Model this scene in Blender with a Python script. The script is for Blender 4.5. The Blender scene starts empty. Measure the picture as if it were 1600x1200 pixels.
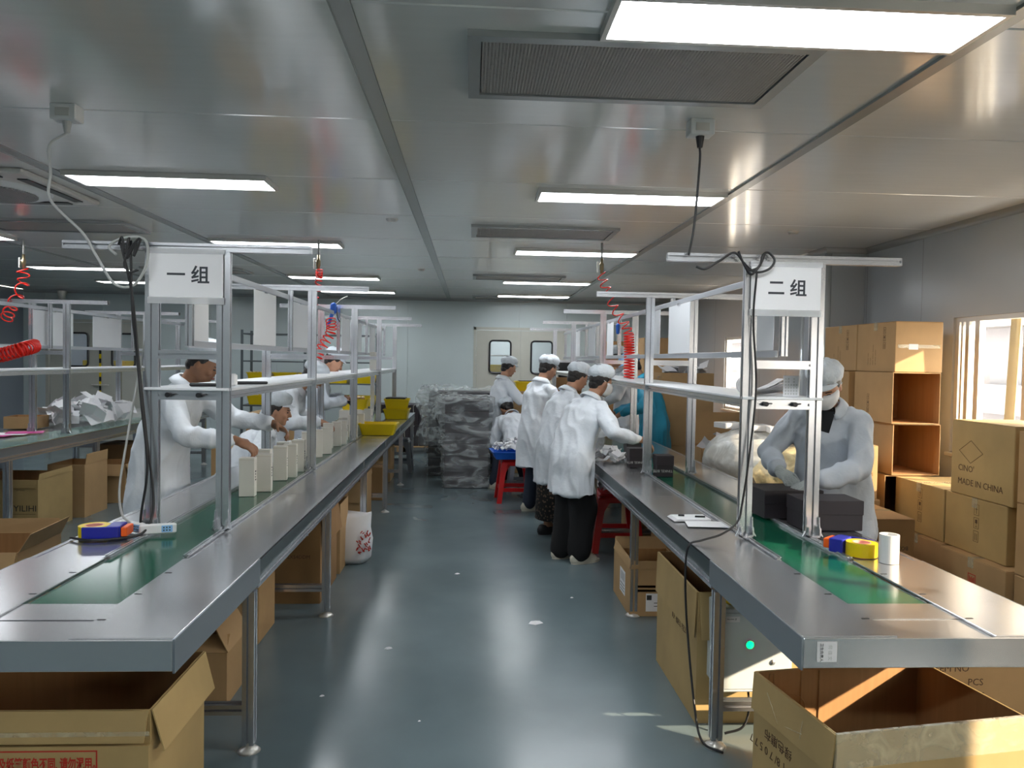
import bpy, bmesh, math, random
from mathutils import Vector, Matrix, Euler, noise
random.seed(7)
PI = math.pi
C = bpy.context.scene.collection
sc = bpy.context.scene

# ------------------------------------------------------------------ camera
cam = bpy.data.cameras.new('camera')
cam.sensor_fit = 'HORIZONTAL'; cam.sensor_width = 36.0; cam.lens = 36.0 * 1180 / 1600
cam.clip_start = 0.05; cam.clip_end = 400
co = bpy.data.objects.new('camera', cam); C.objects.link(co)
co.matrix_world = Matrix(((0.99843471, -0.01529136, -0.05379869, 0), (-0.05328635, 0.03214098, -0.99806188, 0),
                          (0.01699087, 0.99936637, 0.03127585, 1.55), (0, 0, 0, 1)))
sc.camera = co
# ------------------------------------------------------------------ light and exposure
sc.view_settings.view_transform = 'Standard'
sc.view_settings.look = 'None'
sc.view_settings.gamma = 1.0
sc.view_settings.use_curve_mapping = False
sc.view_settings.exposure = 0.62
PANEL_E = 15.0
w = bpy.data.worlds.new('world'); sc.world = w; w.use_nodes = True
wn = w.node_tree.nodes; wn.clear()
bg = wn.new('ShaderNodeBackground'); wo = wn.new('ShaderNodeOutputWorld')
bg.inputs[0].default_value = (1.0, 0.92, 0.80, 1); bg.inputs[1].default_value = 9.0
w.node_tree.links.new(bg.outputs[0], wo.inputs[0])
sun = bpy.data.lights.new('sun', 'SUN'); sun.energy = 11.0; sun.angle = math.radians(0.8); sun.color = (1.0, 0.80, 0.56)
so = bpy.data.objects.new('sun', sun); C.objects.link(so)
so.rotation_euler = Vector((-1.0, 0.60, -0.47)).to_track_quat('-Z', 'Y').to_euler()
sc.cycles.max_bounces = 8; sc.cycles.diffuse_bounces = 4; sc.cycles.glossy_bounces = 4
sc.cycles.transparent_max_bounces = 12; sc.cycles.transmission_bounces = 4
sc.cycles.caustics_reflective = False; sc.cycles.caustics_refractive = False
sc.cycles.sample_clamp_indirect = 6.0

# ------------------------------------------------------------------ materials
MATS = {}
def mat(name, col, rough=0.5, metal=0.0, bump=0.0, bscale=40.0, var=0.0, vscale=8.0, spec=0.5, coat=0.0, emit=None, stretch=None, alpha=None, transm=0.0, sss=0.0, rvar=0.0):
    if name in MATS: return MATS[name]
    m = bpy.data.materials.new(name); m.use_nodes = True
    nt = m.node_tree; n = nt.nodes; L = nt.links
    b = n['Principled BSDF']
    b.inputs['Base Color'].default_value = (*col, 1); b.inputs['Roughness'].default_value = rough
    b.inputs['Metallic'].default_value = metal; b.inputs['Specular IOR Level'].default_value = spec
    b.inputs['Coat Weight'].default_value = coat
    if coat: b.inputs['Coat Roughness'].default_value = 0.12
    if transm: b.inputs['Transmission Weight'].default_value = transm
    if sss: b.inputs['Subsurface Weight'].default_value = sss; b.inputs['Subsurface Radius'].default_value = (0.01, 0.005, 0.003)
    if emit: b.inputs['Emission Color'].default_value = (*emit[:3], 1); b.inputs['Emission Strength'].default_value = emit[3]
    tc = n.new('ShaderNodeTexCoord'); mp = n.new('ShaderNodeMapping'); L.new(tc.outputs['Object'], mp.inputs[0])
    if stretch: mp.inputs['Scale'].default_value = stretch
    if var:
        t = n.new('ShaderNodeTexNoise'); t.inputs['Scale'].default_value = vscale; t.inputs['Detail'].default_value = 5
        L.new(mp.outputs[0], t.inputs['Vector'])
        mr = n.new('ShaderNodeMapRange'); mr.inputs[1].default_value = 0.3; mr.inputs[2].default_value = 0.7
        mr.inputs[3].default_value = 1 - var; mr.inputs[4].default_value = 1 + var
        L.new(t.outputs[0], mr.inputs[0])
        mx = n.new('ShaderNodeMix'); mx.data_type = 'RGBA'; mx.blend_type = 'MULTIPLY'; mx.inputs[0].default_value = 1
        mx.inputs[6].default_value = (*col, 1); L.new(mr.outputs[0], mx.inputs[7]); L.new(mx.outputs[2], b.inputs['Base Color'])
        if rvar:
            m2 = n.new('ShaderNodeMapRange'); m2.inputs[1].default_value = 0.3; m2.inputs[2].default_value = 0.7
            m2.inputs[3].default_value = max(0.02, rough - rvar); m2.inputs[4].default_value = rough + rvar
            L.new(t.outputs[0], m2.inputs[0]); L.new(m2.outputs[0], b.inputs['Roughness'])
    if bump:
        t = n.new('ShaderNodeTexNoise'); t.inputs['Scale'].default_value = bscale; t.inputs['Detail'].default_value = 4
        L.new(mp.outputs[0], t.inputs['Vector'])
        bp = n.new('ShaderNodeBump'); bp.inputs['Strength'].default_value = bump; bp.inputs['Distance'].default_value = 0.02
        L.new(t.outputs[0], bp.inputs['Height']); L.new(bp.outputs[0], b.inputs['Normal'])
    MATS[name] = m; return m

def see_through(name, col, clear, rough=0.2, wr=0.0, wscale=10, st=None, bs=.35):
    """thin film: part transparent, part surface; wrinkles vary both"""
    if name in MATS: return MATS[name]
    m = bpy.data.materials.new(name); m.use_nodes = True
    nt = m.node_tree; n = nt.nodes; L = nt.links
    b = n['Principled BSDF']; out = n['Material Output']
    b.inputs['Base Color'].default_value = (*col, 1); b.inputs['Roughness'].default_value = rough
    tr = n.new('ShaderNodeBsdfTransparent'); mx = n.new('ShaderNodeMixShader')
    L.new(tr.outputs[0], mx.inputs[1]); L.new(b.outputs[0], mx.inputs[2]); L.new(mx.outputs[0], out.inputs[0])
    mx.inputs[0].default_value = 1 - clear
    if wr:
        tc = n.new('ShaderNodeTexCoord'); t = n.new('ShaderNodeTexNoise'); t.inputs['Scale'].default_value = wscale
        t.inputs['Detail'].default_value = 6; t.inputs['Distortion'].default_value = 1.5
        mp = n.new('ShaderNodeMapping'); L.new(tc.outputs['Object'], mp.inputs[0]); L.new(mp.outputs[0], t.inputs['Vector'])
        if st: mp.inputs['Scale'].default_value = st; mp.inputs['Rotation'].default_value = (.4, .3, .2)
        r = n.new('ShaderNodeMapRange'); r.inputs[1].default_value = 0.42; r.inputs[2].default_value = 0.68
        r.inputs[3].default_value = max(0.0, 1 - clear - wr); r.inputs[4].default_value = min(1.0, 1 - clear + wr)
        L.new(t.outputs[0], r.inputs[0]); L.new(r.outputs[0], mx.inputs[0])
        bp = n.new('ShaderNodeBump'); bp.inputs['Strength'].default_value = bs; bp.inputs['Distance'].default_value = 0.03
        L.new(t.outputs[0], bp.inputs['Height']); L.new(bp.outputs[0], b.inputs['Normal'])
    MATS[name] = m; return m

STEEL = mat('brushed_steel', (0.66, 0.665, 0.68), 0.23, 0.92)
STEELF = mat('steel_fascia', (0.36, 0.40, 0.44), 0.34, 0.85)
ALU = mat('anodised_aluminium', (0.66, 0.67, 0.70), 0.27, 0.92, var=0.04)
ALUD = mat('aluminium_groove', (0.16, 0.17, 0.19), 0.5, 0.7)
BELT = mat('green_belt', (0.004, 0.085, 0.047), 0.16, 0, bump=0.01, bscale=5, var=0.10, vscale=3, spec=0.45)
WHITE = mat('white_board', (0.80, 0.82, 0.85), 0.35)
PAPER = mat('white_paper', (0.82, 0.82, 0.84), 0.7, bump=0.1, bscale=8)
BLACKP = mat('black_plastic', (0.012, 0.012, 0.014), 0.35)
CARD = mat('cardboard', (0.44, 0.275, 0.125), 0.72, var=0.07, vscale=5, bump=0.06, bscale=9)
CARDI = mat('cardboard_inside', (0.36, 0.19, 0.075), 0.8, var=0.08, vscale=5, stretch=(10, 10, 0.5))
CARD2 = mat('cardboard_ochre', (0.42, 0.29, 0.12), 0.6, var=0.10, vscale=4, bump=0.08, bscale=7)
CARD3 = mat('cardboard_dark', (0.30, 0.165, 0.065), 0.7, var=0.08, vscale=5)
TAPEC = see_through('clear_tape', (0.75, 0.66, 0.45), 0.6, 0.12, wr=0.10, wscale=12, bs=.1)
INK = mat('black_ink', (0.02, 0.02, 0.02), 0.6)
INKB = mat('brown_ink', (0.09, 0.045, 0.02), 0.7)
INKR = mat('red_ink', (0.50, 0.03, 0.015), 0.7)
INKP = mat('pale_print', (0.55, 0.56, 0.55), 0.6)
GOWN = mat('white_gown', (0.76, 0.80, 0.85), 0.75, bump=0.6, bscale=9, var=0.04, vscale=6, sss=0.0)
GOWNG = mat('grey_white_gown', (0.58, 0.63, 0.70), 0.75, bump=0.6, bscale=9, var=0.05, vscale=6)
BLUEG = mat('blue_gown', (0.03, 0.33, 0.50), 0.45, bump=0.4, bscale=8, var=0.08)
CAPM = mat('cap_cloth', (0.66, 0.71, 0.76), 0.8, bump=0.6, bscale=22, var=0.06, vscale=14)
BCAP = mat('blue_cap_cloth', (0.16, 0.32, 0.55), 0.7, bump=0.5, bscale=22)
SKIN = mat('skin', (0.50, 0.26, 0.16), 0.5, var=0.05, vscale=20)
SKIND = mat('skin_tanned', (0.32, 0.155, 0.085), 0.5, var=0.06, vscale=20)
HAIR = mat('black_hair', (0.012, 0.009, 0.008), 0.45, bump=0.4, bscale=60)
LIP = mat('lip', (0.38, 0.12, 0.09), 0.5)
EYEM = mat('dark_eye', (0.02, 0.012, 0.01), 0.3)
PANTSB = mat('black_trousers', (0.005, 0.005, 0.006), 0.9, bump=0.2, bscale=6)
PANTSN = mat('navy_trousers', (0.018, 0.026, 0.045), 0.8, bump=0.3, bscale=6)
SHOE = mat('cream_shoe', (0.62, 0.58, 0.48), 0.6)
SHOEB = mat('black_shoe', (0.015, 0.015, 0.018), 0.5)
GLOVE = mat('knit_glove', (0.52, 0.56, 0.55), 0.9, bump=0.5, bscale=120)
REDP = mat('red_plastic', (0.62, 0.008, 0.01), 0.28, spec=0.6)
REDH = mat('red_hose', (0.85, 0.02, 0.012), 0.25)
YELP = mat('yellow_plastic', (0.80, 0.58, 0.005), 0.35)
BLUP = mat('blue_plastic', (0.01, 0.12, 0.60), 0.35)
BLUD = mat('deep_blue_plastic', (0.015, 0.02, 0.32), 0.3)
ORGP = mat('orange_plastic', (0.85, 0.12, 0.01), 0.35)
WHP = mat('white_plastic', (0.75, 0.76, 0.76), 0.35)
GRYW = mat('light_grey_paint', (0.58, 0.64, 0.66), 0.35, var=0.04)
CABK = mat('black_cable', (0.010, 0.010, 0.012), 0.45)
CAGR = mat('grey_cable', (0.42, 0.43, 0.42), 0.5)
BRASS = mat('brass_fitting', (0.30, 0.24, 0.14), 0.35, 0.9)
BOXW = mat('cream_box', (0.80, 0.77, 0.70), 0.45)
BOXK = mat('charcoal_box', (0.030, 0.024, 0.030), 0.55)
WALL = mat('wall_panel', (0.50, 0.57, 0.58), 0.28, var=0.02, vscale=2)
WALLR = mat('wall_panel_grey', (0.44, 0.47, 0.50), 0.22, var=0.02, vscale=2)
CEIL = mat('ceiling_panel', (0.82, 0.82, 0.80), 0.13, 0.15, bump=0.012, bscale=1.2, stretch=(1.0, 8.0, 1.0), spec=0.9, var=0.02, vscale=3)
TBEAM = mat('ceiling_trim', (0.42, 0.43, 0.43), 0.25, 0.3)
FLOOR = mat('epoxy_floor', (0.135, 0.180, 0.195), 0.22, bump=0.02, bscale=1.4, var=0.10, vscale=1.6, spec=0.6, rvar=0.05)
DOORM = mat('door_paint', (0.46, 0.46, 0.41), 0.4, var=0.02)
VENT = mat('vent_mesh', (0.40, 0.38, 0.36), 0.5, 0.4)
FRAMEW = mat('window_aluminium', (0.68, 0.66, 0.62), 0.35, 0.5)
LAMP = mat('lamp_diffuser', (0.9, 0.9, 0.9), 0.4, emit=(0.93, 0.97, 1.0, PANEL_E))
GLASS = see_through('window_glass', (0.9, 0.95, 1.0), 0.93, 0.03)
TABG = see_through('table_glass', (0.55, 0.80, 0.72), 0.6, 0.05)
WRAP = see_through('plastic_wrap', (0.80, 0.86, 0.86), 0.72, 0.28, wr=0.20, wscale=3.2, st=(1, 1, 3.0), bs=.5)
SHEET = see_through('milky_plastic', (0.84, 0.86, 0.84), 0.25, 0.3, wr=0.18, wscale=6)
SHEETY = see_through('amber_plastic', (0.80, 0.70, 0.42), 0.35, 0.3, wr=0.25, wscale=7)
PINK = mat('magenta_paper', (0.55, 0.03, 0.25), 0.5)
EMG = mat('green_lamp', (0.0, 0.6, 0.12), 0.3, emit=(0.0, 0.9, 0.18, 2.2))

# ------------------------------------------------------------------ mesh helpers
class MB:
    def __init__(s): s.v = []; s.f = []
    def add(s, vs, fs):
        o = len(s.v); s.v += [Vector(q) for q in vs]; s.f += [tuple(i + o for i in f) for f in fs]; return s
    def box(s, x0, x1, y0, y1, z0, z1, M=None):
        vs = [Vector((x, y, z)) for z in (z0, z1) for y in (y0, y1) for x in (x0, x1)]
        if M: vs = [M @ q for q in vs]
        return s.add(vs, [(0, 2, 3, 1), (4, 5, 7, 6), (0, 1, 5, 4), (2, 6, 7, 3), (0, 4, 6, 2), (1, 3, 7, 5)])
    def cbox(s, c, d, M=None):
        T = Matrix.Translation(c) @ (M.to_4x4() if M else Matrix.Identity(4))
        return s.box(-d[0]/2, d[0]/2, -d[1]/2, d[1]/2, -d[2]/2, d[2]/2, T)
    def bbox(s, x0, x1, y0, y1, z0, z1, r=0.004, M=None):
        """box with chamfered vertical and horizontal edges"""
        def ring(z, k): 
            a, b, c, d = x0 + k, x1 - k, y0 + k, y1 - k
            return [(a + r, c, z), (b - r, c, z), (b, c + r, z), (b, d - r, z), (b - r, d, z), (a + r, d, z), (a, d - r, z), (a, c + r, z)]
        rs = [ring(z0, r), ring(z0 + r, 0), ring(z1 - r, 0), ring(z1, r)]
        vs = [Vector(q) for R in rs for q in R]
        if M: vs = [M @ q for q in vs]
        fs = [tuple(range(7, -1, -1)), tuple(range(24, 32))]
        for i in range(3):
            for j in range(8):
                fs.append((i*8+j, i*8+(j+1) % 8, (i+1)*8+(j+1) % 8, (i+1)*8+j))
        return s.add(vs, fs)
    def loft(s, rings, caps=True, closed=False):
        n = len(rings[0]); o = len(s.v)
        for R in rings: s.v += [Vector(q) for q in R]
        m = len(rings)
        for i in range(m if closed else m - 1):
            for j in range(n):
                a = o + i*n; b = o + ((i+1) % m)*n
                s.f.append((a+j, a+(j+1) % n, b+(j+1) % n, b+j))
        if caps and not closed:
            s.f.append(tuple(o + j for j in range(n-1, -1, -1))); s.f.append(tuple(o + (m-1)*n + j for j in range(n)))
        return s
    def tube(s, pts, r, n=8, caps=True):
        pts = [Vector(p) for p in pts]; rings = []
        up = Vector((0, 0, 1)); t0 = (pts[1] - pts[0]).normalized()
        u = t0.cross(up)
        if u.length < 0.1: u = t0.cross(Vector((1, 0, 0)))
        u.normalize()
        for i, p in enumerate(pts):
            t = (pts[min(i+1, len(pts)-1)] - pts[max(i-1, 0)])
            if t.length < 1e-9: t = t0
            t.normalize()
            u = (u - t * u.dot(t)); u.normalize(); v = t.cross(u)
            rr = r[i] if isinstance(r, (list, tuple)) else r
            rings.append([p + (u*math.cos(a) + v*math.sin(a))*rr for a in [2*PI*k/n for k in range(n)]])
        return s.loft(rings, caps)
    def cyl(s, p0, p1, r0, r1=None, n=16):
        return s.tube([p0, p1], [r0, r0 if r1 is None else r1], n)
    def cap(s, p0, r0, p1, r1, n=10):
        """tapered capsule"""
        p0 = Vector(p0); p1 = Vector(p1); d = p1 - p0
        if d.length < 1e-6: d = Vector((0, 0, 1e-4)); p1 = p0 + d
        t = d.normalized(); P = []; R = []
        for a in (-85, -55, -25): P.append(p0 + t*r0*math.sin(math.radians(a))); R.append(r0*math.cos(math.radians(a)))
        P.append(p0); R.append(r0); P.append(p1); R.append(r1)
        for a in (25, 55, 85): P.append(p1 + t*r1*math.sin(math.radians(a))); R.append(r1*math.cos(math.radians(a)))
        return s.tube(P, R, n)
    def ell(s, c, d, M=None, nu=16, nv=10):
        c = Vector(c); rings = []
        for i in range(nv + 1):
            a = -PI/2 + PI * (i + (0.12 if i == 0 else -0.12 if i == nv else 0)) / nv
            R = []
            for j in range(nu):
                b = 2*PI*j/nu
                q = Vector((d[0]*math.cos(a)*math.cos(b), d[1]*math.cos(a)*math.sin(b), d[2]*math.sin(a)))
                R.append(c + (M @ q if M else q))
            rings.append(R)
        return s.loft(rings)
    def lathe(s, prof, c=(0, 0, 0), n=24, caps=False, M=None):
        c = Vector(c); rings = []
        for r, z in prof:
            R = [Vector((r*math.cos(2*PI*k/n), r*math.sin(2*PI*k/n), z)) for k in range(n)]
            rings.append([c + (M @ q if M else q) for q in R])
        return s.loft(rings, caps)
    def mesh(s, name):
        m = bpy.data.meshes.new(name); m.from_pydata([tuple(v) for v in s.v], [], s.f); m.update(); return m
    def build(s, name, material, parent=None, smooth=False, **kw):
        m = s.mesh(name)
        m.materials.append(material)
        if smooth:
            for p in m.polygons: p.use_smooth = True
        return link(name, m, parent, **kw)

def link(name, m, parent=None, **kw):
    o = bpy.data.objects.new(name, m); C.objects.link(o)
    if parent: o.parent = parent
    for k, v in kw.items():
        if v is not None: o[k] = v
    return o
def fixn(o):
    bm = bmesh.new(); bm.from_mesh(o.data); bmesh.ops.recalc_face_normals(bm, faces=bm.faces); bm.to_mesh(o.data); bm.free(); return o
def tag(o, label, cat, group=None):
    o['label'] = label; o['category'] = cat
    if group: o['group'] = group
    return o
def thing(name, label, cat, loc=(0, 0, 0), rz=0.0, group=None):
    o = bpy.data.objects.new(name, None); o.empty_display_size = 0.1; C.objects.link(o)
    o.location = loc; o.rotation_euler = (0, 0, rz); return tag(o, label, cat, group)
def struct(name, mb, m, parent=None, smooth=False, kids=False):
    o = mb.build(name, m, parent, smooth)
    if parent is None: o['kind'] = 'structure'
    return o
def dup(root, label, loc, rz=None, group=None):
    r = root.copy(); C.objects.link(r); r.location = loc
    if rz is not None: r.rotation_euler = (0, 0, rz)
    r['label'] = label
    if group: r['group'] = group
    for ch in list(root.children):
        c = ch.copy(); C.objects.link(c); c.parent = r
        for g in list(ch.children):
            d = g.copy(); C.objects.link(d); d.parent = c
    return r
_font = bpy.data.curves.new('f', 'FONT')
def text(s, size, loc, rot, m, parent=None, name='lettering', align='LEFT', depth=0.0004, bold=0.0, sx=1.0):
    """flat lettering; rot is an euler; text lies in local XY"""
    cu = bpy.data.curves.new('t', 'FONT'); cu.body = s; cu.size = size; cu.align_x = align; cu.extrude = depth; cu.offset = bold; cu.resolution_u = 2
    to = bpy.data.objects.new('t', cu); C.objects.link(to)
    dg = bpy.context.evaluated_depsgraph_get(); me = bpy.data.meshes.new_from_object(to.evaluated_get(dg))
    bpy.data.objects.remove(to); me.materials.clear(); me.materials.append(m); me.name = name
    o = link(name, me, parent); o.location = loc; o.rotation_euler = rot; o.scale = (sx, 1, 1); o['kind'] = 'stuff'
    return o
FRONT = (PI/2, 0, 0)          # faces -Y
SIDEL = (PI/2, 0, -PI/2)      # faces -X
SIDER = (PI/2, 0, PI/2)       # faces +X
def bez(p0, p1, p2, p3, n=16):
    p0, p1, p2, p3 = map(Vector, (p0, p1, p2, p3))
    return [p0*(1-t)**3 + p1*3*t*(1-t)**2 + p2*3*t*t*(1-t) + p3*t**3 for t in [i/n for i in range(n+1)]]
def spline(pts, n=8):
    P = [Vector(p) for p in pts]; P = [2*P[0]-P[1]] + P + [2*P[-1]-P[-2]]; out = []
    for i in range(1, len(P)-2):
        a, b, c, d = P[i-1:i+3]
        for k in range(n):
            t = k/n
            out.append(0.5*((2*b) + (c-a)*t + (2*a-5*b+4*c-d)*t*t + (3*b-a-3*c+d)*t**3))
    out.append(P[-2]); return out

def profile(mb, a, b, wdt, hgt, side, g=0.011, dp=0.010):
    """slotted aluminium extrusion from a to b; 'side' is the direction of wdt"""
    a = Vector(a); b = Vector(b); t = (b-a).normalized(); s = Vector(side).normalized(); u = t.cross(s).normalized()
    W = wdt/2; H = hgt/2; G = g/2; mn = min(wdt, hgt); dp = min(.011, .28*mn); l = .0022; Q = min(.009, .26*mn)
    if mn < .025: G = .003
    Q = max(Q, G); pr = []
    for (a0, b0, rot) in ((W, H, 0), (H, W, 1), (W, H, 2), (H, W, 3)):
        seg = [(-a0, -b0), (-G, -b0), (-G, -b0+l), (-Q, -b0+l), (-Q, -b0+dp), (Q, -b0+dp), (Q, -b0+l), (G, -b0+l), (G, -b0)]
        for x, y in seg:
            for _ in range(rot): x, y = -y, x
            pr.append((x, y))
    mb.loft([[p + s*x + u*y for x, y in pr] for p in (a, b)]); return mb
def prof_obj(name, a, b, wdt, hgt, side, parent, m=None, **kw):
    o = profile(MB(), a, b, wdt, hgt, side).build(name, m or ALU, parent, **kw); return fixn(o)

# ================================================================== setting
CH = 2.64; BY = 13.6; RX = 3.65; LX = -7.8; FY = -2.6
struct('floor', MB().box(LX-.2, RX+.2, FY-.2, 17.3, -0.1, 0), FLOOR)
# ceiling: sandwich panels between long trims
cl = struct('ceiling', MB().box(LX-.2, RX+.2, FY-.2, 17.3, CH+0.03, CH+0.12), CEIL)
xs = [LX, -4.62, -2.52, -0.42, 1.66, RX]
pm = {}
for i in range(5):
    a, b = xs[i] + .03, xs[i+1] - .03
    y = FY
    m = MB().bbox(a, b, 0.0035, 1.1465, CH, CH + 0.028, 0.004).mesh('ceiling_panel'); m.materials.append(CEIL)
    k = 0
    while 2.37 - 1.15*5 + 1.15*k < BY:
        y = 2.37 - 1.15*5 + 1.15*k; k += 1
        o = link('ceiling_panel', m, cl); o.location = (0, y, 0)
for k, x in enumerate(xs[1:-1]):
    mb = MB().box(x - .032, x + .032, FY, BY, CH - 0.006, CH + 0.02).box(x - .036, x - .032, FY, BY, CH - 0.012, CH + .02)
    struct('trim_%d' % (k+1), mb, TBEAM)
# curved coving where wall meets ceiling on the right, round the column too
def coving(pts, name):
    n = 6; rings = []
    for i, p in enumerate(pts):
        p = Vector(p)
        d0 = (Vector(pts[i]) - Vector(pts[i-1])).normalized() if i else None
        d1 = (Vector(pts[i+1]) - p).normalized() if i < len(pts)-1 else None
        nrm = Vector((0, 0, 0))
        for d in (d0, d1):
            if d is not None: nrm += Vector((-d.y, d.x, 0))
        nrm.normalize()
        sc_ = 1.0
        if d0 is not None and d1 is not None:
            sc_ = 1/max(0.5, nrm.dot(Vector((-d1.y, d1.x, 0))))
        R = [p + Vector((0, 0, 0))]
        for k in range(n+1):
            a = PI/2*k/n
            r = 0.05
            R.append(p + nrm*sc_*(r - r*math.sin(a)) + Vector((0, 0, -(r - r*math.cos(a)))))
        rings.append(R)
    fixn(struct(name, MB().loft(rings), TBEAM, smooth=False))
coving([(RX, FY, CH), (RX, 6.86, CH), (3.27, 6.86, CH), (3.27, 7.4, CH), (RX, 7.4, CH), (RX, BY, CH)], 'trim_5')
coving([(RX, BY, CH), (LX, BY, CH)], 'trim_6')
# back wall of upright panels, two door openings
wb = struct('wall_back', MB().box(LX, RX, BY + .055, BY + .10, 2.13, CH + .03).box(LX, -7.42, BY+.055, BY+.1, 0, 2.13).box(-5.5, 0.03, BY+.055, BY+.1, 0, 2.13).box(1.70, RX+.1, BY+.055, BY+.1, 0, 2.13), WALL)
def wpan(a, b, z0, z1):
    MB().box(a + .002, b - .002, BY, BY + .055, z0, z1).build('wall_panel', WALL, wb)
for a, b in ((-7.8, -7.42), (-5.5, -4.6), (-4.6, -3.45), (-3.45, -2.3), (-2.3, -1.15), (-1.15, 0.03), (1.70, 2.6), (2.6, 3.65)): wpan(a, b, 0, CH)
for a, b in ((-7.42, -6.45), (-6.45, -5.5), (0.03, 0.85), (0.85, 1.70)): wpan(a, b, 2.13, CH)
def door(n, x0, x1, wx0, wx1, hazard):
    d = struct('door_%d' % n, MB().box(x0, wx0, BY+.01, BY+.05, 0.01, 2.08).box(wx1, x1, BY+.01, BY+.05, 0.01, 2.08)
               .box(wx0, wx1, BY+.01, BY+.05, 0.01, 1.32).box(wx0, wx1, BY+.01, BY+.05, 1.90, 2.08), DOORM)
    r = .06; rings = []
    cx, cz, hw, hh = (wx0+wx1)/2, 1.61, (wx1-wx0)/2, .29
    pts = []
    for k, (sx, sz) in enumerate(((1, 1), (-1, 1), (-1, -1), (1, -1))):
        for j in range(5):
            a = PI/2*k + PI/2*j/4
            pts.append((cx + sx*(hw - r) + r*math.cos(a), cz + sz*(hh - r) + r*math.sin(a)))
    P = [Vector((x, BY - .004, z)) for x, z in pts]
    gs = MB().tube(P + [P[0]], .018, 6).build('window_seal', BLACKP, d)
    MB().box(wx0, wx1, BY+.025, BY+.03, 1.32, 1.9).build('window_glass', GLASS, d)
    # handle
    hx = x0 + .07 if hazard == 2 else x1 - .07
    MB().cyl((hx, BY+.01, 1.0), (hx, BY-.04, 1.0), .012).cbox((hx, BY-.045, 1.0), (.14, .015, .02)).build('door_handle', FRAMEW, d)
    if hazard:
        mb1 = MB(); mb2 = MB()
        for k in range(24):
            (mb1 if k % 2 else mb2).box(x1 - .035, x1 - .003, BY - .002, BY+.012, .1 + .08*k, .18 + .08*k)
        mb1.build('hazard_tape', YELP, d, kind='stuff'); mb2.build('hazard_tape', BLACKP, d, kind='stuff')
    return d
door(1, 0.08, 0.878, .32, .70, 0); door(2, 0.882, 1.66, 1.07, 1.45, 0)
door(3, -7.35, -6.48, -7.08, -6.70, 1); door(4, -6.47, -5.60, -6.29, -5.90, 2)
for k, (a, b) in enumerate(((.03, 1.70), (-7.42, -5.5))):
    struct('trim_%d' % (7+k), MB().box(a, a+.045, BY-.01, BY+.05, 0, 2.14).box(b-.045, b, BY-.01, BY+.05, 0, 2.14).box(a, b, BY-.01, BY+.05, 2.09, 2.14), DOORM)
# room beyond the doors
struct('wall_beyond', MB().box(LX, RX, 17.2, 17.3, 0, CH), WALL)
struct('wall_left', MB().box(LX-.1, LX, FY, 17.2, 0, CH), mat('left_wall_paint', (.22, .25, .29), .3))
struct('wall_front', MB().box(LX, RX, FY-.1, FY, 0, CH), WALL)
# right wall with three window openings
WZ0, WZ1 = 0.91, 1.93
wr = MB().box(RX, RX+.10, FY, 17.2, 0, WZ0).box(RX, RX+.10, FY, 17.2, WZ1, CH)
WINS = [(-2.2, -.9), (0.75, 2.0), (4.02, 5.56), (9.55, 10.75)]
ys = [FY] + [q for w_ in WINS for q in w_] + [17.2]
for a, b in zip(ys[0::2], ys[1::2]): wr.box(RX, RX+.10, a, b, WZ0, WZ1)
WR = struct('wall_right', wr, WALLR)
seam = MB()
for y in (3.78, 5.98, 6.84, 8.6, 9.4, 11.2, 12.4): seam.box(RX-.001, RX+.01, y-.003, y+.003, WZ1 if False else 0, CH)
seam.build('panel_joint', TBEAM, WR, kind='stuff')
muls = [[-1.55], [1.35], [4.84, 5.33], [10.15]]
for k, (a, b) in enumerate(WINS):
    fr = MB().box(RX+.02, RX+.09, a, b, WZ0, WZ0+.035).box(RX+.02, RX+.09, a, b, WZ1-.035, WZ1).box(RX+.02, RX+.09, a, a+.04, WZ0+.035, WZ1-.035).box(RX+.02, RX+.09, b-.04, b, WZ0+.035, WZ1-.035)
    wi = struct('window_%d' % (k+1), fr, FRAMEW)
    for y in muls[k]:
        MB().box(RX+.03, RX+.075, y-.025, y+.025, WZ0+.035, WZ1-.035).build('window_mullion', FRAMEW, wi)
    if k == 2:
        MB().box(RX+.015, RX+.06, 5.40, 5.44, WZ0+.035, WZ1-.035).box(RX+.015, RX+.06, 5.47, 5.49, WZ0+.035, WZ1-.035).build('sliding_frame', FRAMEW, wi, kind='stuff')
    MB().box(RX+.052, RX+.056, a+.04, b-.04, WZ0+.035, WZ1-.035).build('window_pane', GLASS, wi)
    MB().bbox(RX-.03, RX+.02, a-.02, b+.02, WZ0-.03, WZ0, .004).build('window_sill', FRAMEW, wi)
# boxed column with rounded corner trims
cm = MB().box(3.29, RX-.002, 6.88, 7.38, 0, CH-.002)
col = struct('column', cm, WALLR)
for x, y in ((3.30, 6.89), (3.30, 7.37)):
    MB().cyl((x, y, .0), (x, y, CH-.05), .03, n=16).build('corner_trim', mat('trim_gloss', (.6, .64, .66), .12, .3), col, smooth=True)
# skirting
struct('baseboard_back', MB().box(-5.5, .03, BY-.012, BY, 0, .08), TBEAM)
struct('baseboard_right', MB().box(RX-.012, RX, FY, 6.8, 0, .08), TBEAM)
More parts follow.
